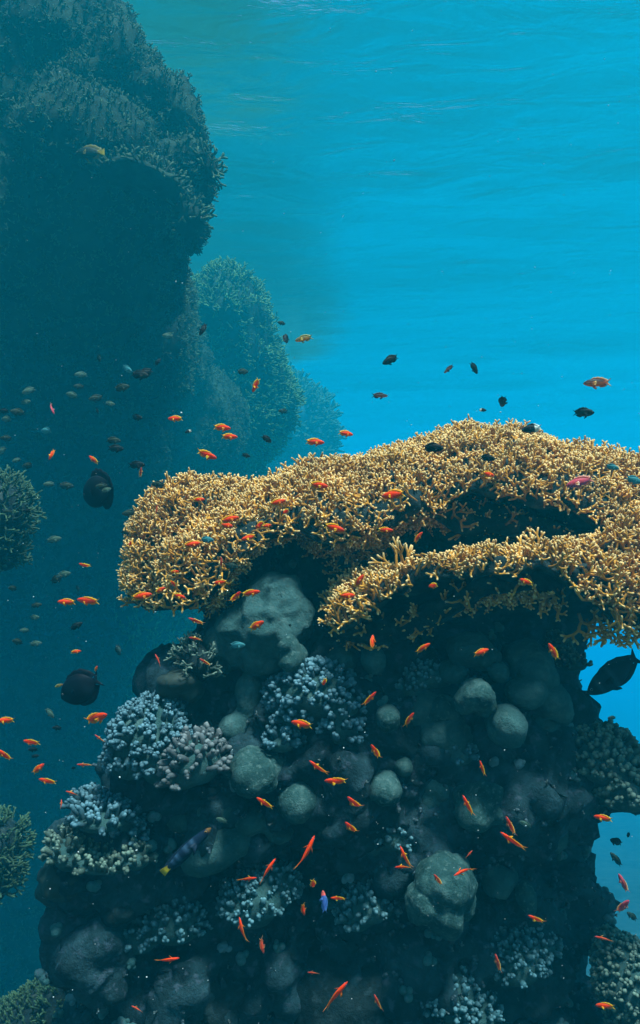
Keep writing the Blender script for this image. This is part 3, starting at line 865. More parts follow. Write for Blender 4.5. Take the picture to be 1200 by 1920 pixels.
far_reef("reef_wall", "towering dark reef wall overhanging at the upper left", [
    E(40, 20, 7.9, 130, 170, 1.0), E(125, 120, 7.8, 115, 140, .9), E(225, 195, 7.6, 88, 80, .7), E(285, 205, 7.5, 62, 45, .5), E(340, 176, 7.5, 30, 14, .25, -8), E(345, 245, 7.5, 36, 26, .35),
    E(190, 330, 7.6, 150, 120, .9), E(345, 325, 7.5, 44, 46, .4), E(290, 395, 7.6, 70, 56, .6), E(335, 425, 7.5, 34, 28, .3), E(100, 460, 8.1, 230, 190, 1.2), E(220, 480, 8.6, 90, 90, .8),
    E(120, 640, 9.8, 230, 170, 1.4), E(240, 610, 10.5, 110, 110, 1.0), E(60, 820, 12.0, 250, 190, 1.6), E(200, 780, 13, 150, 120, 1.6), E(295, 655, 12.3, 75, 90, 1.2), E(330, 800, 14, 120, 110, 1.4), E(310, 560, 11.5, 40, 50, .7), E(0, 200, 7.8, 170, 260, 1.0), E(20, 1000, 13.4, 260, 190, 1.6), E(-20, 1300, 14, 230, 300, 1.8), E(-40, 1700, 13, 260, 320, 2)],
    0.07, [('fbm', 0.9, .14, 111), ('bump', 2.2, .13, 112), ('ridge', 2.6, .12, 113), ('bump', 6.0, .10, 114), ('fbm', 9.0, .07, 116), ('bump', 14.0, .035, 117)], 80000, .024, .0075, 115, (-3.0, 8.0, -1.0), M_WALL, M_FAR)
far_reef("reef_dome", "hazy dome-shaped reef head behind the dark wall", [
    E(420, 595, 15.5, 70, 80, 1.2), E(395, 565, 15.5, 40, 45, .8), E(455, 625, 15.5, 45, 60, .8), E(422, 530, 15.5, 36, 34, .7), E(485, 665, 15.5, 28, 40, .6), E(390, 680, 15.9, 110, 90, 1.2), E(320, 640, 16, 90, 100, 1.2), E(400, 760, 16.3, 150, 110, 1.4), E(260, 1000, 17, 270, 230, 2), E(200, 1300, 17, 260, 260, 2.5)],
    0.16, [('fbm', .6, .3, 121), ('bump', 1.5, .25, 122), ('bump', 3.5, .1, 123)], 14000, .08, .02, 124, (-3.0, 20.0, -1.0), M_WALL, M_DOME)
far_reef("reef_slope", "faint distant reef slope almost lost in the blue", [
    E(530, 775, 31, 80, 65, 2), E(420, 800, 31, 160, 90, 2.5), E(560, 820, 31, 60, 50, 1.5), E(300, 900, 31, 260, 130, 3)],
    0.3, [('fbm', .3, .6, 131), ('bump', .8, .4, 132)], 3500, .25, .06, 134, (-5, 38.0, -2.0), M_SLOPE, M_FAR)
for lab, parts, sd in [
    ("shelf of greenish coral lit along its rim, jutting from the dark wall", [E(275, 335, 6.75, 68, 18, .3, -18), E(325, 352, 6.75, 22, 18, .2, -40), E(228, 330, 6.78, 34, 14, .25)], 141),
    ("rounded pale coral clump at the wall's lower right corner", [E(358, 415, 6.95, 30, 28, .2), E(350, 404, 6.95, 26, 20, .2)], 142),
    ("small pale coral clump at the tip of the wall's overhang", [E(385, 302, 7.0, 22, 14, .15), E(394, 316, 7.0, 16, 24, .14)], 143)]:
    bush_coral(lab, parts, M_FAR, 1600, .05, .012, 2, sd, .05, "shelf_coral", 5, base=M_WALL)

# ------------------------------------------------------------------ fish
def hexmix(a, b, t):
    return np.array(a) * (1 - t) + np.array(b) * t


def fish_mesh(name, prof, colour, bend=0.0, fork_=0.13, tail=0.17, tail_h=0.15, dorsal=(0.22, -0.30, 0.09), anal=(-0.06, -0.28, 0.07), pelvic=0.10, pect=0.13, width=0.55, square=False):
    """One fish, length 1 along X with its head at +X: lofted body, fins of lens section and an eye, all one mesh.
    prof: (x, upper, lower) half heights from snout to tail root. colour(part, x, z) gives the skin colour."""
    prof = np.array(prof, float)
    ns, nr = 22, 12
    xs = prof[0, 0] + (prof[-1, 0] - prof[0, 0]) * (0.5 - 0.5 * np.cos(np.linspace(0, np.pi, ns)))
    up = np.interp(-xs, -prof[:, 0], prof[:, 1]); lo = np.interp(-xs, -prof[:, 0], prof[:, 2])
    for _ in range(1):
        up[1:-1] = (up[:-2] + 2 * up[1:-1] + up[2:]) / 4; lo[1:-1] = (lo[:-2] + 2 * lo[1:-1] + lo[2:]) / 4
    V, F4, F3, Cc = [], [], [], []
    ang = np.arange(nr) * 2 * np.pi / nr
    for x, u, l in zip(xs, up, lo):
        h = (u + l) / 2; zc = (u - l) / 2
        w = h * width * (1.0 if x > -0.1 else max(0.35, 1 + (x + 0.1) * 2.2))
        for a in ang:
            z = zc + h * math.cos(a)
            V.append((x, w * math.sin(a), z)); Cc.append(colour('body', x, (z - zc) / max(h, 1e-4)))
    for s in range(ns - 1):
        for k in range(nr):
            k2 = (k + 1) % nr
            F4.append((s * nr + k, s * nr + k2, (s + 1) * nr + k2, (s + 1) * nr + k))
    for s, rev in ((0, False), (ns - 1, True)):
        c = len(V); V.append((xs[s] + (0.006 if s == 0 else 0), 0, (up[s] - lo[s]) / 2)); Cc.append(colour('body', xs[s], 0))
        for k in range(nr):
            F3.append((s * nr + k, c, s * nr + (k + 1) % nr) if not rev else (s * nr + k, s * nr + (k + 1) % nr, c))

    def fin(poly, part, th=0.008, mapf=None):
        """poly: list of (root point, tip point) pairs along the fin; thick at the root, thin at the tip."""
        b = len(V)
        n = len(poly)
        for (rx, rz), (tx, tz) in poly:
            for sgn in (1, -1):
                for (qx, qz, t) in ((rx, rz, th), ((rx + tx) / 2, (rz + tz) / 2, th * 0.6), (tx, tz, th * 0.12)):
                    q = (qx, sgn * t, qz)
                    V.append(mapf(q) if mapf else q)
                    Cc.append(colour(part, qx, qz))
        for i in range(n - 1):
            for sgn in (0, 1):
                for j in (0, 1):
                    a0 = b + i * 6 + sgn * 3 + j; a1 = a0 + 6
                    f = (a0, a1, a1 + 1, a0 + 1)
                    F4.append(f if sgn == 0 else f[::-1])
            F4.append((b + i * 6 + 2, b + i * 6 + 8, b + i * 6 + 11, b + i * 6 + 5))
        for i in (0, n - 1):
            q = b + i * 6
            F4.append((q, q + 1, q + 4, q + 3)); F4.append((q + 1, q + 2, q + 5, q + 4))

    tx = prof[-1, 0]; th0 = prof[-1, 1]
    # caudal fin
    pts = []
    for t in np.linspace(-1, 1, 9):
        root = (tx + 0.02, t * th0 * 0.9)
        reach = tail * (1 if square else (1 - fork_ / tail * (1 - abs(t) ** 1.4)))
        pts.append((root, (tx - reach, t * tail_h * (0.55 + 0.45 * abs(t)))))
    fin(pts, 'tail', 0.010)
    # dorsal and anal fins
    x0, x1, hh = dorsal
    pts = []
    for i, t in enumerate(np.linspace(0, 1, 9)):
        x = x0 + (x1 - x0) * t
        zr = np.interp(-x, -xs[::1], up) * 0.93
        e = math.sin(math.pi * min(1, 0.12 + t * 0.80)) ** 0.6
        pts.append(((x, zr), (x - 0.05 - 0.05 * t, zr + hh * e * (0.8 + 0.2 * (i % 2)))))
    fin(pts, 'fin')
    x0, x1, hh = anal
    pts = []
    for t in np.linspace(0, 1, 6):
        x = x0 + (x1 - x0) * t
        zr = -np.interp(-x, -xs, lo) * 0.93
        e = math.sin(math.pi * min(1, 0.2 + t * 0.72)) ** 0.6
        pts.append(((x, zr), (x - 0.06 - 0.03 * t, zr - hh * e)))
    fin(pts, 'fin')
    zb = -np.interp(-0.14, -xs, lo)
    if pelvic:
        for sg in (1, -1):
            fin([((0.16, zb * 0.9), (0.10, zb - pelvic * 0.55)), ((0.12, zb * 0.92), (0.02, zb - pelvic)), ((0.09, zb * 0.9), (0.02, zb - pelvic * 0.5))], 'fin', 0.006,
                lambda q, sg=sg: (q[0], q[1] + sg * (0.02 + 0.3 * max(0, zb - q[2])), q[2]))
    if pect:
        wq = float(np.interp(-0.17, -xs, (up + lo) / 2)) * width
        for sg in (1, -1):
            fin([((0.17, 0.02), (0.06, 0.055)), ((0.17, -0.01), (0.17 - pect, 0.0)), ((0.165, -0.04), (0.07, -0.085))], 'pect', 0.005,
                lambda q, sg=sg: (q[0], sg * (wq * 0.92 + 0.75 * max(0, 0.17 - q[0])) + q[1], q[2]))
    # eyes
    ex = xs[0] - 0.085
    ez = (np.interp(-ex, -xs, up) - np.interp(-ex, -xs, lo)) / 2 + 0.28 * np.interp(-ex, -xs, up)
    eh = np.interp(-ex, -xs, (up + lo) / 2) * width
    for sg in (1, -1):
        b = len(V)
        for q in ICO2[0]:
            V.append((ex + q[0] * 0.022, sg * eh * 0.86 + q[1] * 0.016, ez + q[2] * 0.022))
            Cc.append((0.01, 0.01, 0.012) if q[1] * sg > 0.55 else colour('eye', ex, 0))
        F3 += [tuple(int(i) + b for i in f) for f in ICO2[1]]
    V = np.array(V)
    if bend:
        # swimming bend: the body follows an arc, most of it towards the tail
        x = V[:, 0]
        d = np.clip(0.25 - x, 0, None)
        th = bend * d ** 1.5 * 1.7
        grid_ = np.linspace(0, 1.1, 120)
        cx = np.concatenate([[0], np.cumsum(np.cos(bend * grid_[:-1] ** 1.5 * 1.7) * (grid_[1] - grid_[0]))])
        cyv = np.concatenate([[0], np.cumsum(np.sin(bend * grid_[:-1] ** 1.5 * 1.7) * (grid_[1] - grid_[0]))])
        nx = np.where(x < 0.25, 0.25 - np.interp(d, grid_, cx), x)
        ny = np.where(x < 0.25, np.interp(d, grid_, cyv), 0)
        V = np.stack([nx + V[:, 1] * np.sin(th), ny + V[:, 1] * np.cos(th), V[:, 2]], 1)
    V[:, 0] -= (V[:, 0].max() + V[:, 0].min()) / 2
    return mesh_np(name, V, [np.array(F4), np.array(F3)], True, {'col': np.array(Cc)})


ANTH = [(.46, .012, .012), (.43, .05, .045), (.36, .095, .08), (.24, .135, .115), (.10, .145, .13), (-.05, .13, .12), (-.18, .095, .085), (-.27, .055, .05), (-.33, .042, .04)]
SLIM = [(.46, .012, .012), (.43, .04, .036), (.36, .075, .065), (.24, .105, .09), (.10, .112, .1), (-.05, .1, .095), (-.18, .075, .07), (-.27, .045, .042), (-.33, .034, .032)]
CHRO = [(.46, .012, .012), (.43, .06, .05), (.36, .12, .10), (.24, .175, .155), (.08, .195, .18), (-.06, .175, .165), (-.18, .12, .115), (-.26, .07, .068), (-.32, .05, .05)]
SURG = [(.46, .02, .02), (.43, .09, .08), (.36, .19, .17), (.24, .28, .27), (.06, .32, .31), (-.10, .30, .29), (-.22, .21, .20), (-.30, .10, .10), (-.35, .05, .05)]
ROUN = [(.46, .05, .05), (.43, .15, .14), (.36, .27, .26), (.22, .37, .36), (.04, .41, .40), (-.12, .37, .36), (-.26, .26, .25), (-.36, .14, .14), (-.40, .08, .08)]
UNIC = [(.48, .015, .015), (.45, .05, .05), (.38, .10, .10), (.26, .16, .155), (.08, .19, .185), (-.08, .175, .17), (-.20, .12, .12), (-.30, .06, .06), (-.37, .028, .028)]
WRAS = [(.47, .012, .012), (.44, .035, .03), (.36, .065, .06), (.22, .085, .08), (.04, .09, .085), (-.12, .082, .08), (-.26, .06, .058), (-.34, .045, .045), (-.38, .04, .04)]


def c_anthias(body, belly, tailc):
    def f(part, x, z):
        if part == 'body':
            c = hexmix(body, belly, min(1, max(0, (-z - 0.15) * 1.2)) * 0.8)
            c = hexmix(c, np.array(body) * 0.75, max(0, z - 0.6))
            if x > 0.40:
                c = hexmix(c, np.array(body) * 0.7, 0.5)
            return tuple(hexmix(c, tailc, min(1, max(0, (-x - 0.25) * 6)) * 0.5))
        if part == 'tail':
            return tuple(hexmix(body, tailc, min(1, max(0, (-x - 0.30) * 8))))
        if part == 'eye':
            return (0.35, 0.12, 0.25)
        return tuple(hexmix(body, tailc, 0.3))
    return f


def c_plain(back, belly, tailc, bars=None):
    def f(part, x, z):
        if part == 'body':
            c = hexmix(back, belly, min(1, max(0, 0.35 - z)))
            if bars and math.sin(x * bars[1]) > bars[2]:
                c = np.array(bars[0])
            return tuple(hexmix(c, tailc, min(1, max(0, (-x - 0.22) * 8)) * (1 if np.max(tailc) > 0.3 else 0.4)))
        if part == 'tail':
            return tuple(tailc)
        if part == 'eye':
            return (0.25, 0.25, 0.22)
        return tuple(hexmix(back, tailc, 0.3))
    return f


def c_banded(part, x, z):
    if part == 'tail':
        return (0.60, 0.38, 0.02)
    if part == 'eye':
        return (0.3, 0.14, 0.03)
    if part == 'body':
        if x > 0.42:
            return (0.16, 0.07, 0.02)
        if -0.33 < x < 0.34 and math.sin(x * 62) > 0.6 and z > -0.75:
            return (0.035, 0.075, 0.13)
        return (0.005, 0.014, 0.034)
    return (0.006, 0.014, 0.03)


def c_halves(front_c, rear_c, at_x):
    def f(part, x, z):
        if part == 'eye':
            return (0.1, 0.1, 0.1)
        return tuple(front_c) if x > at_x and part != 'tail' else tuple(rear_c)
    return f


M_BRIGHT = m_fish("orange_fish_skin", 0.5, 0.1, 0.5)
M_DARKF = m_fish("dark_fish_skin", 0.6, 0.1)
FM = {}


def fm(kind, bend):
    key = (kind, bend)
    if key in FM:
        return FM[key]
    if kind == 'orange':
        me = fish_mesh("orange_fish", ANTH, c_anthias((0.97, 0.05, 0.002), (0.97, 0.075, 0.004), (0.95, 0.26, 0.01)), bend)
    elif kind == 'slim':
        me = fish_mesh("orange_fish", SLIM, c_anthias((0.97, 0.042, 0.002), (0.97, 0.07, 0.004), (0.92, 0.17, 0.01)), bend, tail=.22, fork_=.18)
    elif kind == 'red':
        me = fish_mesh("orange_fish", SLIM, c_anthias((0.62, 0.05, 0.02), (0.65, 0.12, 0.06), (0.5, 0.10, 0.04)), bend, tail=.2, fork_=.16)
    elif kind == 'pink':
        me = fish_mesh("pink_fish", ANTH, c_anthias((0.55, 0.06, 0.09), (0.40, 0.12, 0.30), (0.65, 0.10, 0.08)), bend)
    elif kind == 'blackback':
        me = fish_mesh("orange_fish", ANTH, c_plain((0.03, 0.02, 0.02), (0.75, 0.16, 0.02), (0.6, 0.10, 0.02)), bend)
    elif kind == 'yellow':
        me = fish_mesh("yellow_fish", ANTH, c_plain((0.12, 0.10, 0.02), (0.70, 0.30, 0.02), (0.05, 0.05, 0.03)), bend)
    elif kind == 'chromis':
        me = fish_mesh("damselfish", CHRO, c_plain((0.018, 0.03, 0.02), (0.05, 0.09, 0.085), (0.02, 0.035, 0.035)), bend)
    elif kind == 'black':
        me = fish_mesh("damselfish", CHRO, c_plain((0.005, 0.009, 0.010), (0.012, 0.02, 0.022), (0.006, 0.010, 0.012)), bend)
    elif kind == 'pale':
        me = fish_mesh("damselfish", CHRO, c_plain((0.05, 0.09, 0.065), (0.16, 0.26, 0.23), (0.08, 0.14, 0.12)), bend)
    elif kind == 'cyan':
        me = fish_mesh("damselfish", CHRO, c_plain((0.04, 0.18, 0.2), (0.10, 0.32, 0.33), (0.06, 0.2, 0.22)), bend)
    elif kind == 'twotone':
        me = fish_mesh("damselfish", CHRO, c_halves((0.012, 0.013, 0.013), (0.75, 0.72, 0.62), -0.16), bend)
    elif kind == 'rosedark':
        me = fish_mesh("damselfish", SLIM, c_plain((0.05, 0.03, 0.03), (0.45, 0.18, 0.14), (0.05, 0.04, 0.04)), bend)
    elif kind == 'surgeon':
        me = fish_mesh("surgeonfish", SURG, c_plain((0.002, 0.004, 0.009), (0.003, 0.006, 0.012), (0.003, 0.006, 0.012)), bend, .10, .15, .19, (0.26, -0.32, 0.10), (0.12, -0.32, 0.10), .08, .14, .32)
    elif kind == 'round':
        me = fish_mesh("round_fish", ROUN, c_plain((0.003, 0.006, 0.010), (0.004, 0.008, 0.014), (0.004, 0.007, 0.012)), bend, .02, .10, .16, (0.10, -0.40, 0.20), (0.02, -0.40, 0.20), 0, .16, .3, True)
    elif kind == 'unicorn':
        me = fish_mesh("unicornfish", UNIC, c_plain((0.004, 0.008, 0.015), (0.008, 0.014, 0.024), (0.005, 0.009, 0.016), ((0.022, 0.045, 0.06), 75, 0.75)), bend, .05, .12, .16, (0.22, -0.34, 0.05), (0.06, -0.34, 0.05), .06, .13, .45)
    elif kind == 'banded':
        me = fish_mesh("banded_fish", WRAS, c_banded, bend, .02, .12, .06, (0.28, -0.34, 0.03), (0.02, -0.34, 0.025), .04, .08, .75, True)
    elif kind == 'parrot':
        me = fish_mesh("parrotfish", CHRO, c_plain((0.006, 0.018, 0.016), (0.010, 0.025, 0.02), (0.40, 0.28, 0.02)), bend, .03, .14, .13, square=True)
    elif kind == 'blue':
        me = fish_mesh("blue_fish", ANTH, c_halves((0.65, 0.08, 0.06), (0.04, 0.09, 0.28), 0.26), bend)
    FM[key] = me
    bright = kind in ('orange', 'slim', 'red', 'pink', 'blackback', 'yellow', 'blue')
    me.materials.append(M_BRIGHT if bright else M_DARKF)
    return me


NAME = {'orange': 'orange_fish', 'slim': 'orange_fish', 'red': 'orange_fish', 'pink': 'pink_fish', 'blackback': 'orange_fish', 'yellow': 'yellow_fish', 'blue': 'blue_fish',
        'surgeon': 'surgeonfish', 'round': 'round_fish', 'unicorn': 'unicornfish', 'banded': 'banded_fish', 'parrot': 'parrotfish'}
COLOUR = {'orange': 'orange', 'slim': 'slender orange', 'red': 'dull red', 'chromis': 'olive-grey', 'black': 'blackish', 'pale': 'pale', 'cyan': 'turquoise'}


def heading(a):
    a = a % 360
    names = ['facing right', 'nosing up right', 'nosing steeply up', 'nosing up left', 'facing left', 'nosing down left', 'nosing steeply down', 'nosing down right']
    edges = [20, 62, 118, 160, 200, 242, 298, 340]
    for e, nme in zip(edges, names):
        if a < e:
            return nme
    return names[0]


USED = {}
grand = np.random.default_rng(77)


def fish(px, py, ln, ang, kind, bend, Y, place, yaw=None, label=None, roll=None):
    """A fish at photo pixel (px, py), ln photo pixels long, its head pointing at ang degrees (0 right, 90 up), Y metres away."""
    yaw = grand.uniform(-28, 28) if yaw is None else yaw
    L = ln * K * Y / max(0.35, math.cos(math.radians(yaw)))
    a, yw = math.radians(ang), math.radians(yaw)
    h = math.cos(a) * math.cos(yw) * RIGHT + math.sin(a) * math.cos(yw) * UPV + math.sin(yw) * FWD
    up = UPV + 0.02 * (RIGHT if math.cos(a) < 0 else -RIGHT)
    if abs(math.sin(a)) > 0.9:
        up = up * 0.4 + (RIGHT if math.cos(a) < 0 else -RIGHT) * 0.5
    z = up - np.dot(up, h) * h
    z = z / np.linalg.norm(z)
    y = np.cross(z, h); y /= np.linalg.norm(y); z = np.cross(h, y)
    roll = (55 if kind in ('slim', 'red') else 12) if roll is None else roll      # the back leans towards the camera
    r = math.radians(roll) * (1 if np.dot(y, FWD) < 0 else -1)
    z = z * math.cos(r) + y * math.sin(r)
    y = np.cross(z, h)
    o = bpy.data.objects.new(NAME.get(kind, 'damselfish'), fm(kind, bend))
    p = at(px, py, Y)
    o.matrix_world = Matrix(((h[0] * L, y[0] * L, z[0] * L, p[0]), (h[1] * L, y[1] * L, z[1] * L, p[1]), (h[2] * L, y[2] * L, z[2] * L, p[2]), (0, 0, 0, 1)))
    COL.objects.link(o)
    if label is None:
        label = f"{COLOUR[kind]} fish {heading(ang)} {place}"
    USED.setdefault(label, []).append((px, py))
    grp = 'orange fish schooling round the coral pillar' if kind in ('orange', 'slim', 'red') else ('small dull fish hovering in open water' if kind in ('chromis', 'black', 'pale', 'cyan') else None)
    return tag(o, label, 'fish', grp)


F = fish
# --- orange fish over and round the big coral table
F(480, 722, 30, 242, 'orange', .3, 3.0, "alone in open water, well above the table's left half")
F(329, 785, 30, 180, 'orange', 0, 3.0, "in open water above the table's far left end")
F(416, 802, 36, -6, 'orange', 0, 2.8, "upper of the close pair above the table's left end")
F(430, 819, 33, -3, 'orange', 0, 2.75, "lower of the close pair above the table's left end")
F(387, 853, 44, -18, 'orange', .3, 2.6, "with yellow tail just over the table's left hump", roll=25)
F(96, 852, 24, 250, 'orange', .5, 3.0, "in open water above the round dark fish, tail curled")
F(175, 862, 25, 142, 'orange', -.3, 3.0, "in open blue water directly above the round dark fish")
F(264, 886, 20, 80, 'red', .2, 3.2, "under a blackish fish, left of the table")
F(590, 829, 38, -4, 'orange', 0, 2.7, "skimming the table's skyline left of centre")
F(648, 813, 30, -8, 'orange', 0, 2.7, "above the table's skyline near its centre")
F(372, 937, 25, 4, 'orange', 0, 2.55, "small, against the golden branches of the table's left end")
F(520, 942, 34, 14, 'orange', 0, 2.5, "against golden branches, right of the two overlapping fish")
F(537, 959, 18, 205, 'orange', .4, 2.55, "tiny, tucked under the fish on the golden branches", yaw=45)
F(597, 910, 38, -8, 'orange', 0, 2.5, "against golden branches below the table's dip in skyline")
F(294, 953, 22, 262, 'red', .2, 2.6, "at the table's far left rim among pale tips")
F(915, 889, 27, -14, 'orange', 0, 2.6, "against golden branches under the table's crown")
F(738, 928, 46, 188, 'orange', 0, 2.4, "largest on the golden table, with yellow fins, at its middle", roll=5)
F(430, 974, 38, 12, 'orange', 0, 2.45, "upper of two overlapping fish on the table's left half")
F(424, 985, 25, -10, 'orange', .3, 2.5, "lower of two overlapping fish on the table's left half", yaw=35)
F(488, 984, 24, 215, 'orange', .3, 2.5, "left of the touching pair at the table's shaded lower rim", yaw=38)
F(500, 986, 18, 10, 'orange', .3, 2.45, "right of the touching pair at the table's shaded lower rim", yaw=40)
F(467, 1008, 31, 195, 'orange', 0, 2.5, "just under the touching pair, in front of the dark cavity")
F(359, 1021, 34, 8, 'orange', 0, 2.5, "low on the golden left wing of the table")
F(245, 1018, 16, 230, 'orange', .4, 2.8, "tiny, at the extreme left tip of the table", yaw=50)
F(626, 990, 42, -14, 'orange', 0, 2.4, "with long yellow tail at the lower rim of the table's middle")
F(722, 994, 31, -2, 'orange', 0, 2.5, "before the dark cavity under the table's middle")
F(784, 1007, 27, 50, 'orange', -.6, 2.5, "with curled tail in the dark cavity under the table", roll=35)
F(415, 1056, 24, 88, 'red', .1, 2.6, "in the shade beneath the table's left half")
F(327, 1072, 19, 5, 'orange', 0, 2.5, "small, upper one below the table's left wing")
F(324, 1092, 18, 285, 'orange', .4, 2.5, "small and stubby beneath the table's left wing", yaw=48)
F(300, 1107, 26, 28, 'orange', .3, 2.5, "right of the larger fish at the left wing's edge")
F(265, 1118, 41, 10, 'orange', 0, 2.45, "large, at the lower left edge of the table's left wing")
F(335, 1118, 29, -10, 'orange', 0, 2.5, "at the right of the group under the left wing")
F(414, 1092, 28, 186, 'orange', 0, 2.5, "against the dark shade left of the wrinkled mound")
F(441, 1120, 32, 48, 'slim', .3, 2.5, "at the shoulder of the wrinkled coral mound")
F(470, 1112, 38, 10, 'orange', 0, 2.45, "in front of the wrinkled coral mound's top", roll=25)
F(481, 1173, 35, 32, 'orange', 0, 2.45, "over the middle of the wrinkled coral mound")
F(368, 1165, 32, 152, 'red', -.2, 2.6, "below the table's left wing by the blue gap")
F(367, 1197, 28, 176, 'red', .2, 2.7, "over the small brownish bush coral")
F(385, 1242, 26, 142, 'red', -.2, 2.65, "below the small brownish bush coral")
F(649, 1117, 36, -2, 'orange', 0, 2.45, "at the left tip of the lower coral shelf")
F(673, 1090, 32, 56, 'orange', .2, 2.5, "left of the tall antler on the lower shelf")
F(813, 1098, 19, 200, 'orange', .4, 2.45, "small, on the lower shelf right of its antler", yaw=48)
F(987, 1091, 25, 158, 'orange', 0, 2.4, "against the golden right part of the lower shelf", yaw=35)
F(1120, 718, 54, 182, 'blackback', 0, 2.9, "", label="orange fish with black back in open water above the table's right end", yaw=5, roll=0)
F(1088, 904, 56, 196, 'pink', 0, 2.5, "", label="long purplish-pink fish with red tail against the table's right golden branches", yaw=5, roll=0)
F(570, 635, 36, 192, 'yellow', 0, 3.2, "", label="yellow-orange fish with dark forked tail beside the hazy reef dome", yaw=5, roll=0)
# --- orange fish in the open water left of the pillar
F(158, 1060, 25, 165, 'orange', -.6, 2.8, "with curled tail, alone in blue water left of the table", roll=45)
F(125, 1129, 36, 178, 'orange', 0, 2.8, "left of the touching pair in open water beside the table's wing")
F(165, 1127, 46, 174, 'orange', -.2, 2.75, "right of the touching pair in open water beside the table's wing", roll=25)
F(142, 1222, 19, 4, 'orange', 0, 2.9, "small, above the black surgeonfish")
F(180, 1254, 14, 60, 'orange', .3, 3.1, "tiny, half hidden behind the black surgeonfish's tail")
F(110, 1286, 18, 20, 'yellow', 0, 3.1, "", label="tiny yellow-orange tail tip poking out before the black surgeonfish's snout")
F(180, 1347, 54, 24, 'orange', .2, 2.6, "large, right below the black surgeonfish", roll=25)
F(187, 1385, 25, 140, 'red', -.2, 2.8, "left of the rounded blue-grey coral")
F(10, 1351, 34, 178, 'orange', 0, 2.7, "cut by the left edge of the frame, the level one")
F(59, 1392, 36, 174, 'orange', -.2, 2.7, "near the left edge below the surgeonfish", roll=30)
F(8, 1416, 34, 128, 'orange', -.3, 2.7, "cut by the left edge, the steep one", roll=45)
F(72, 1441, 30, 40, 'orange', -.2, 2.7, "midway between the left edge and the pillar, tail down left")
F(159, 1434, 28, 170, 'red', 0, 2.8, "level with the base of the rounded blue-grey coral")
F(89, 1465, 36, 165, 'orange', -.2, 2.65, "lowest large one in the blue left of the pillar", roll=30)
F(135, 1487, 27, 172, 'red', 0, 2.7, "above the ragged coral on the left ledge")
F(115, 1508, 14, 110, 'red', .3, 2.8, "tiny, by the ragged coral of the left ledge", yaw=50)
F(297, 1238, 27, 122, 'red', .3, 3.0, "in the blue gap left of the golden bush coral")
# --- orange fish in front of the pillar
F(699, 1203, 24, 85, 'orange', .3, 2.5, "over the round dark knob under the shelf", yaw=40)
F(793, 1215, 34, 32, 'orange', -.2, 2.45, "in the dark shade under the lower shelf's middle", roll=30)
F(902, 1223, 34, 14, 'orange', 0, 2.45, "in the dark shade under the shelf's right half")
F(1037, 1222, 38, 118, 'orange', -.1, 2.5, "in front of the broad mound near the blue gap", roll=35)
F(608, 1279, 17, 250, 'orange', .4, 2.5, "tiny, over the powder-blue knobbed coral", yaw=48)
F(693, 1311, 38, 52, 'slim', .2, 2.45, "beside the smooth round coral ball, pointing to the shelf")
F(767, 1349, 33, 60, 'slim', -.2, 2.45, "right of the smooth round coral ball, tail low")
F(566, 1358, 43, 172, 'orange', -.1, 2.4, "in front of the powder-blue coral's lower part")
F(704, 1410, 36, 118, 'slim', -.2, 2.45, "between the blue coral and the egg-shaped mound")
F(904, 1441, 30, 105, 'slim', -.2, 2.45, "at the top of the grape-like coral lumps")
F(597, 1440, 42, 146, 'slim', -.3, 2.4, "upper of the pair right of the flat-fronted disc", roll=40)
F(630, 1465, 46, 172, 'orange', -.2, 2.4, "lower of the pair right of the flat-fronted disc", roll=30)
F(496, 1506, 38, 150, 'orange', -.2, 2.4, "at the left rim of the flat-fronted coral disc", roll=30)
F(664, 1507, 44, 128, 'slim', -.7, 2.45, "with strongly bent tail, left of the egg-shaped mound")
F(658, 1553, 38, 126, 'slim', -.4, 2.45, "below the bent one on bare rock")
F(877, 1511, 42, 115, 'slim', -.2, 2.4, "over the lower left lobe of the grape-like lumps")
F(957, 1549, 42, 114, 'red', -.1, 2.45, "steepest of the pair below the grape-like lumps")
F(962, 1578, 50, 148, 'slim', -.2, 2.4, "large, lower of the pair below the grape-like lumps", roll=40)
F(1131, 1534, 33, 176, 'orange', 0, 2.6, "at the pillar's right edge below the wide knobbed coral")
F(575, 1600, 68, 64, 'slim', .4, 2.35, "long, curved, in the pillar's dark lower middle")
F(501, 1632, 50, 52, 'slim', -.2, 2.4, "long, right of the banded fish, above a level one")
F(462, 1648, 38, 2, 'slim', 0, 2.45, "thin and level, right of the banded fish's tail")
F(587, 1658, 20, 270, 'orange', .6, 2.45, "small and stubby in the dark hollow", yaw=48)
F(568, 1704, 30, 282, 'slim', .5, 2.4, "thin, left of the blue fish in the dark hollow")
F(634, 1684, 30, 174, 'orange', .2, 2.4, "right of the blue fish in the dark hollow", roll=40)
F(607, 1691, 36, 96, 'blue', 0, 2.45, "", label="blue fish with red head standing upright in the dark hollow", yaw=30)
F(759, 1608, 40, 114, 'slim', -.4, 2.4, "touching a level fish, left of the dimpled coral mound")
F(756, 1625, 32, 192, 'slim', .3, 2.45, "touching the steep fish, left of the dimpled coral mound")
F(879, 1602, 20, 40, 'red', 0, 2.5, "short, above the large dimpled coral mound")
F(869, 1632, 42, 196, 'slim', .5, 2.4, "bent, at the upper right of the dimpled coral mound")
F(821, 1650, 30, 122, 'red', -.1, 2.4, "in front of the dimpled coral mound's middle")
F(1006, 1724, 38, 150, 'slim', -.2, 2.4, "below the flat upright coral plate", roll=40)
F(453, 1744, 44, 104, 'slim', -.5, 2.4, "curved, in the pillar's dark lower left")
F(491, 1772, 34, 282, 'red', .2, 2.45, "dim, right of the curved upright one at lower left")
F(313, 1800, 46, 4, 'slim', .2, 2.4, "level, low on the dark left side of the pillar")
F(629, 1866, 68, 48, 'slim', -.2, 2.3, "largest near the bottom edge, on the broad dim dome")
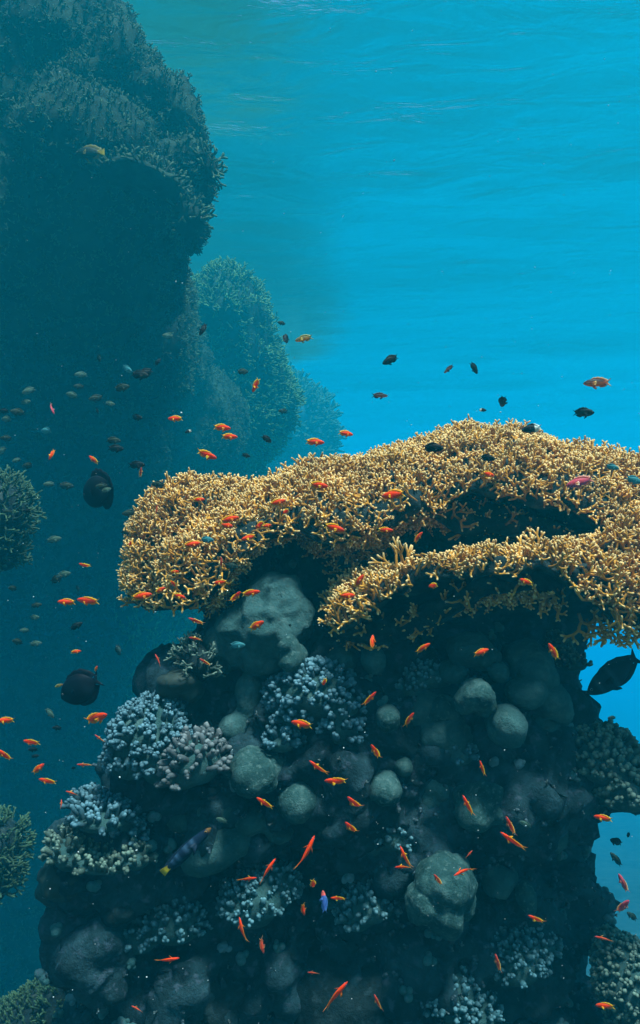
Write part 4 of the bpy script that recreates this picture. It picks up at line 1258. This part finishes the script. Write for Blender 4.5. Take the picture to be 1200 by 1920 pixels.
F(708, 1880, 36, 112, 'red', -.2, 2.4, "dim, right of the largest bottom one on the dome")
F(933, 1806, 38, 104, 'red', -.1, 2.5, "dim and thin on the dark lower right rock")
F(588, 1824, 24, 176, 'red', .1, 2.5, "dim and level on the broad dome's upper part")
F(257, 1891, 24, 168, 'red', .2, 2.5, "dim, at the bottom edge left of the dome")
F(1135, 1886, 36, 188, 'orange', .2, 2.5, "near the bottom right corner in front of the sunlit ridge")
F(1133, 1760, 32, 178, 'red', .1, 2.7, "at the top of the sunlit ridge, right")
F(1168, 1656, 36, 112, 'pink', -.2, 2.8, "", label="pinkish red fish, upper of two in the blue gap at lower right", roll=45)
F(1168, 1700, 38, 64, 'pink', .2, 2.7, "", label="pinkish red fish, lower of two in the blue gap at lower right", roll=45)
F(97, 767, 25, 300, 'pink', .6, 3.2, "", label="thin pale pink curved fish alone among dull fish at upper left", roll=70)
# --- large dark fish
F(152, 1290, 92, 208, 'surgeon', 0, 2.9, "", label="black surgeonfish with pale-edged raised tail in the blue left of the pillar", yaw=8, roll=0)
F(185, 920, 72, 205, 'round', .2, 3.3, "", label="round dark fish with pointed fins, left of the coral table", yaw=22, roll=0)
F(1150, 1266, 122, 218, 'unicorn', -.2, 3.0, "", label="big dark faintly barred fish swimming behind the pillar's right edge", yaw=6, roll=0)
F(350, 1595, 124, 42, 'banded', 0, 2.55, "", label="dark blue fish with pale bars and yellow tail on the pillar's lower left", yaw=5, roll=0)
F(168, 287, 62, 182, 'parrot', 0, 5.6, "", label="large hazy fish with yellow tail high beside the dark wall", yaw=5, roll=0)
# --- small dark fish against the bright water above the table
F(732, 675, 36, 208, 'black', 0, 3.2, "with forked tail, highest above the table's middle")
F(841, 692, 26, 222, 'rosedark', .2, 3.3, "", label="dark fish with rosy flank nosing down left above the table's crown")
F(889, 690, 26, 305, 'black', .2, 3.3, "beside the rosy dark fish above the table's crown")
F(712, 742, 33, 2, 'rosedark', 0, 3.2, "", label="level dark fish with rosy flank facing right above the table's middle")
F(943, 752, 20, 275, 'black', .2, 3.6, "thin, right above the table's highest point", yaw=55)
F(905, 769, 15, -5, 'twotone', 0, 3.4, "", label="tiny black fish with white tail above the table's highest point")
F(997, 804, 40, 188, 'twotone', 0, 2.9, "", label="black fish with whole pale rear at the table's skyline, right of crown", yaw=5)
F(1094, 774, 38, -2, 'black', 0, 3.1, "below the orange fish with black back")
F(812, 840, 42, -3, 'black', 0, 2.55, "silhouetted on the golden table left of its crown")
F(914, 859, 30, -8, 'black', 0, 2.55, "against the golden branches just below the crown")
F(380, 617, 28, 245, 'black', .1, 3.5, "in front of the hazy dome's left side")
F(536, 635, 22, 85, 'black', .1, 3.4, "left of the yellow-orange fish by the dome", yaw=45)
F(528, 606, 17, 165, 'chromis', 0, 5.0, "faint, at the hazy dome's right edge")
F(500, 823, 22, 325, 'black', .1, 3.4, "above the dip left of the table's middle")
F(461, 854, 18, -15, 'black', 0, 3.5, "close over the left hump's right slope")
F(531, 771, 19, 180, 'chromis', 0, 5.0, "faint green, in blue water under the dome")
F(262, 703, 38, -8, 'black', 0, 3.4, "longer of the crossing pair left of the hazy dome", roll=0)
F(272, 699, 34, 200, 'black', 0, 3.5, "shorter of the crossing pair left of the hazy dome", roll=0)
F(353, 809, 14, 200, 'twotone', 0, 3.6, "", label="tiny black and white fish above the table's far left end")
# --- shoal of dull fish at the left
for e in [
    (315, 630, 22, 180, 'pale', 5.0, "high in front of the dark wall, left of the dome"),
    (455, 697, 22, 4, 'chromis', 4.4, "over the dome's dim lower edge"),
    (238, 692, 26, -30, 'cyan', 3.8, "touching the crossing pair"),
    (296, 679, 18, 50, 'black', 3.8, "right above the crossing pair"),
    (228, 727, 32, 12, 'chromis', 3.5, "below the crossing pair"),
    (186, 671, 16, 275, 'chromis', 4.2, "highest of the shoal against the dark wall"),
    (135, 741, 27, 165, 'pale', 4.0, "in the upper middle of the left shoal"),
    (148, 725, 20, 178, 'chromis', 4.6, "just above the pale one in the upper shoal"),
    (152, 703, 24, 182, 'pale', 4.8, "near the shoal's top, below the highest small one"),
    (180, 747, 28, 195, 'chromis', 4.0, "in the shoal right of a pale fish"),
    (206, 757, 20, -10, 'pale', 4.0, "with yellowish back, under the shoal's crossing pair"),
    (182, 770, 14, 300, 'black', 4.0, "small, in the shoal's centre"),
    (54, 733, 27, 205, 'pale', 4.0, "at the shoal's upper left"),
    (48, 754, 22, 8, 'pale', 4.0, "with bright face at the shoal's left"),
    (33, 773, 27, 175, 'chromis', 3.8, "at left edge, topmost of stacked three"),
    (12, 786, 24, 180, 'pale', 3.9, "at left edge, middle of stacked three"),
    (8, 771, 22, 176, 'black', 4.0, "cut by the left edge, above the stack"),
    (12, 822, 26, 178, 'chromis', 3.8, "at left edge, lowest of stacked three"),
    (4, 845, 24, 215, 'pale', 3.8, "cut by the left edge below the stack"),
    (87, 808, 26, 180, 'cyan', 3.9, "alone under the shoal's middle"),
    (257, 783, 24, -8, 'black', 3.6, "right end of the shoal, level with its middle"),
    (213, 826, 28, -4, 'chromis', 3.5, "upper of the stacked pair above the round dark fish"),
    (217, 841, 30, -2, 'black', 3.5, "lower of the stacked pair above the round dark fish"),
    (256, 872, 34, 2, 'black', 3.4, "right above a dull red fish, left of the table"),
    (31, 863, 18, 200, 'pale', 4.2, "above the hazy round bush coral"),
    (52, 873, 25, 190, 'chromis', 3.8, "right of a pale one above the hazy bush coral"),
    (92, 908, 22, 184, 'pale', 3.9, "right beside the hazy round bush coral"),
    (124, 911, 27, -4, 'chromis', 3.7, "left of the round dark fish"),
    (191, 912, 26, 184, 'chromis', 2.9, "in front of the round dark fish, the upper one"),
    (199, 919, 20, 20, 'pale', 2.9, "in front of the round dark fish, the lower one"),
    (297, 909, 30, 172, 'chromis', 3.1, "close to the table's left rim"),
    (15, 960, 22, 176, 'chromis', 3.6, "in front of the hazy round bush coral, left one"),
    (50, 958, 20, 190, 'black', 3.6, "in front of the hazy round bush coral, right one"),
    (242, 962, 26, 188, 'chromis', 3.3, "level, at the table's left tip"),
    (236, 998, 24, 15, 'chromis', 3.4, "beneath the level one at the table's left tip"),
    (101, 1012, 30, 12, 'pale', 3.5, "alone below the round dark fish"),
    (120, 1077, 28, 10, 'pale', 3.6, "upper of the slanting pair left of the table's wing"),
    (106, 1086, 30, 28, 'chromis', 3.5, "lower of the slanting pair left of the table's wing"),
    (24, 1103, 22, 182, 'chromis', 3.8, "near the left edge below the hanging bush coral"),
    (146, 1103, 14, 280, 'chromis', 4.6, "faint, above the orange touching pair"),
    (68, 1135, 21, 8, 'chromis', 3.6, "left of the orange touching pair"),
    (65, 1158, 22, 6, 'pale', 3.6, "with yellow back below the orange touching pair"),
    (143, 1174, 26, 28, 'black', 3.5, "midway from the orange pair to the surgeonfish"),
    (46, 1182, 20, 182, 'pale', 4.4, "faint, over two level ones at far left"),
    (33, 1203, 26, 178, 'chromis', 3.8, "left one of two level above the surgeonfish"),
    (67, 1207, 24, 4, 'pale', 3.8, "right one of two level above the surgeonfish"),
    (222, 1218, 24, 280, 'chromis', 4.8, "faint and upright, right above the surgeonfish"),
    (252, 1271, 10, 300, 'black', 3.6, "tiny, right of the surgeonfish's tail"),
    (93, 1337, 26, 310, 'pale', 3.0, "thin, just below the surgeonfish's belly"),
    (107, 1365, 21, 178, 'black', 3.7, "below the surgeonfish near a large orange one"),
    (62, 1405, 22, 182, 'black', 3.7, "behind an orange fish near the left edge"),
    (66, 1418, 15, 0, 'black', 3.8, "small, under an orange fish near the left edge"),
    (200, 1424, 20, 15, 'black', 3.4, "touching the left rim of the rounded blue-grey coral"),
    (138, 1440, 11, 200, 'black', 3.8, "tiny, left of an orange one near the pillar's ledge"),
    (175, 1473, 16, 50, 'black', 3.4, "above the ragged coral on the left ledge"),
    (416, 1538, 25, 168, 'pale', 2.5, "yellowish, by the head of the banded fish"),
    (985, 1545, 24, 165, 'pale', 2.7, "yellowish, right of the grape-like coral lumps"),
    (445, 1210, 32, 2, 'cyan', 2.7, "at the foot of the wrinkled coral mound"),
    (432, 1061, 28, -6, 'chromis', 2.65, "in the shade below the table, beside a dull red fish"),
    (388, 1012, 28, -6, 'cyan', 2.6, "over the golden lower left wing of the table"),
    (1147, 1346, 18, 182, 'chromis', 5.0, "faint, in the blue gap below the big barred fish"),
    (1166, 1385, 20, 120, 'black', 4.6, "left of two in the blue above the wide knobbed coral"),
    (1185, 1393, 18, 60, 'chromis', 4.6, "right of two in the blue above the wide knobbed coral"),
    (1155, 1578, 30, 155, 'black', 3.4, "largest in the blue gap at the pillar's lower right"),
    (1178, 1565, 13, 270, 'black', 3.6, "tiny, in the blue gap at lower right"),
    (1155, 1611, 28, 130, 'chromis', 4.6, "faint, below the largest in the lower right gap"),
    (1185, 1718, 26, 140, 'chromis', 4.6, "faint, below the two pinkish fish"),
    (1148, 876, 26, 345, 'cyan', 2.65, "among golden branches at the table's right end, left one"),
    (1188, 900, 34, 340, 'cyan', 2.6, "among golden branches at the table's right end, right one"),
]:
    F(e[0], e[1], e[2], e[3], e[4], 0.1, e[5], e[6])

# ------------------------------------------------------------------ drifting specks in the water
def specks():
    g = np.random.default_rng(5)
    n = 2000
    Y = g.uniform(0.7, 7.0, n) ** 1.0
    x = g.uniform(-1, 1, n) * 0.55 * Y
    z = g.uniform(-0.75, 0.8, n) * Y
    p = np.stack([x, Y, CAM_Z + z], 1)
    s = 0.0004 + 0.0008 * g.random(n) ** 6 + 0.00010 * Y
    A = nrm(g.normal(size=(n, 3))); B, C_ = frame(A, g)
    V, Fc = instances(ICO1[0], ICO1[1], p, A * s[:, None], B * (s * g.uniform(.5, 1, n))[:, None], C_ * (s * g.uniform(.5, 1.6, n))[:, None])
    m, t, b = mat("drifting_specks")
    b.inputs['Base Color'].default_value = (0.4, 0.45, 0.45, 1); b.inputs['Roughness'].default_value = 0.8
    return tag(obj("marine_snow", mesh_np("marine_snow", V, [Fc]), m), "pale specks drifting all through the water", "specks", kind="stuff")


specks()
dups = {k: v for k, v in USED.items() if len(v) > 1}
if dups:
    print("DUPLICATE LABELS", dups)
for k in USED:
    if not 4 <= len(k.split()) <= 16:
        print("LABEL LENGTH", len(k.split()), k)
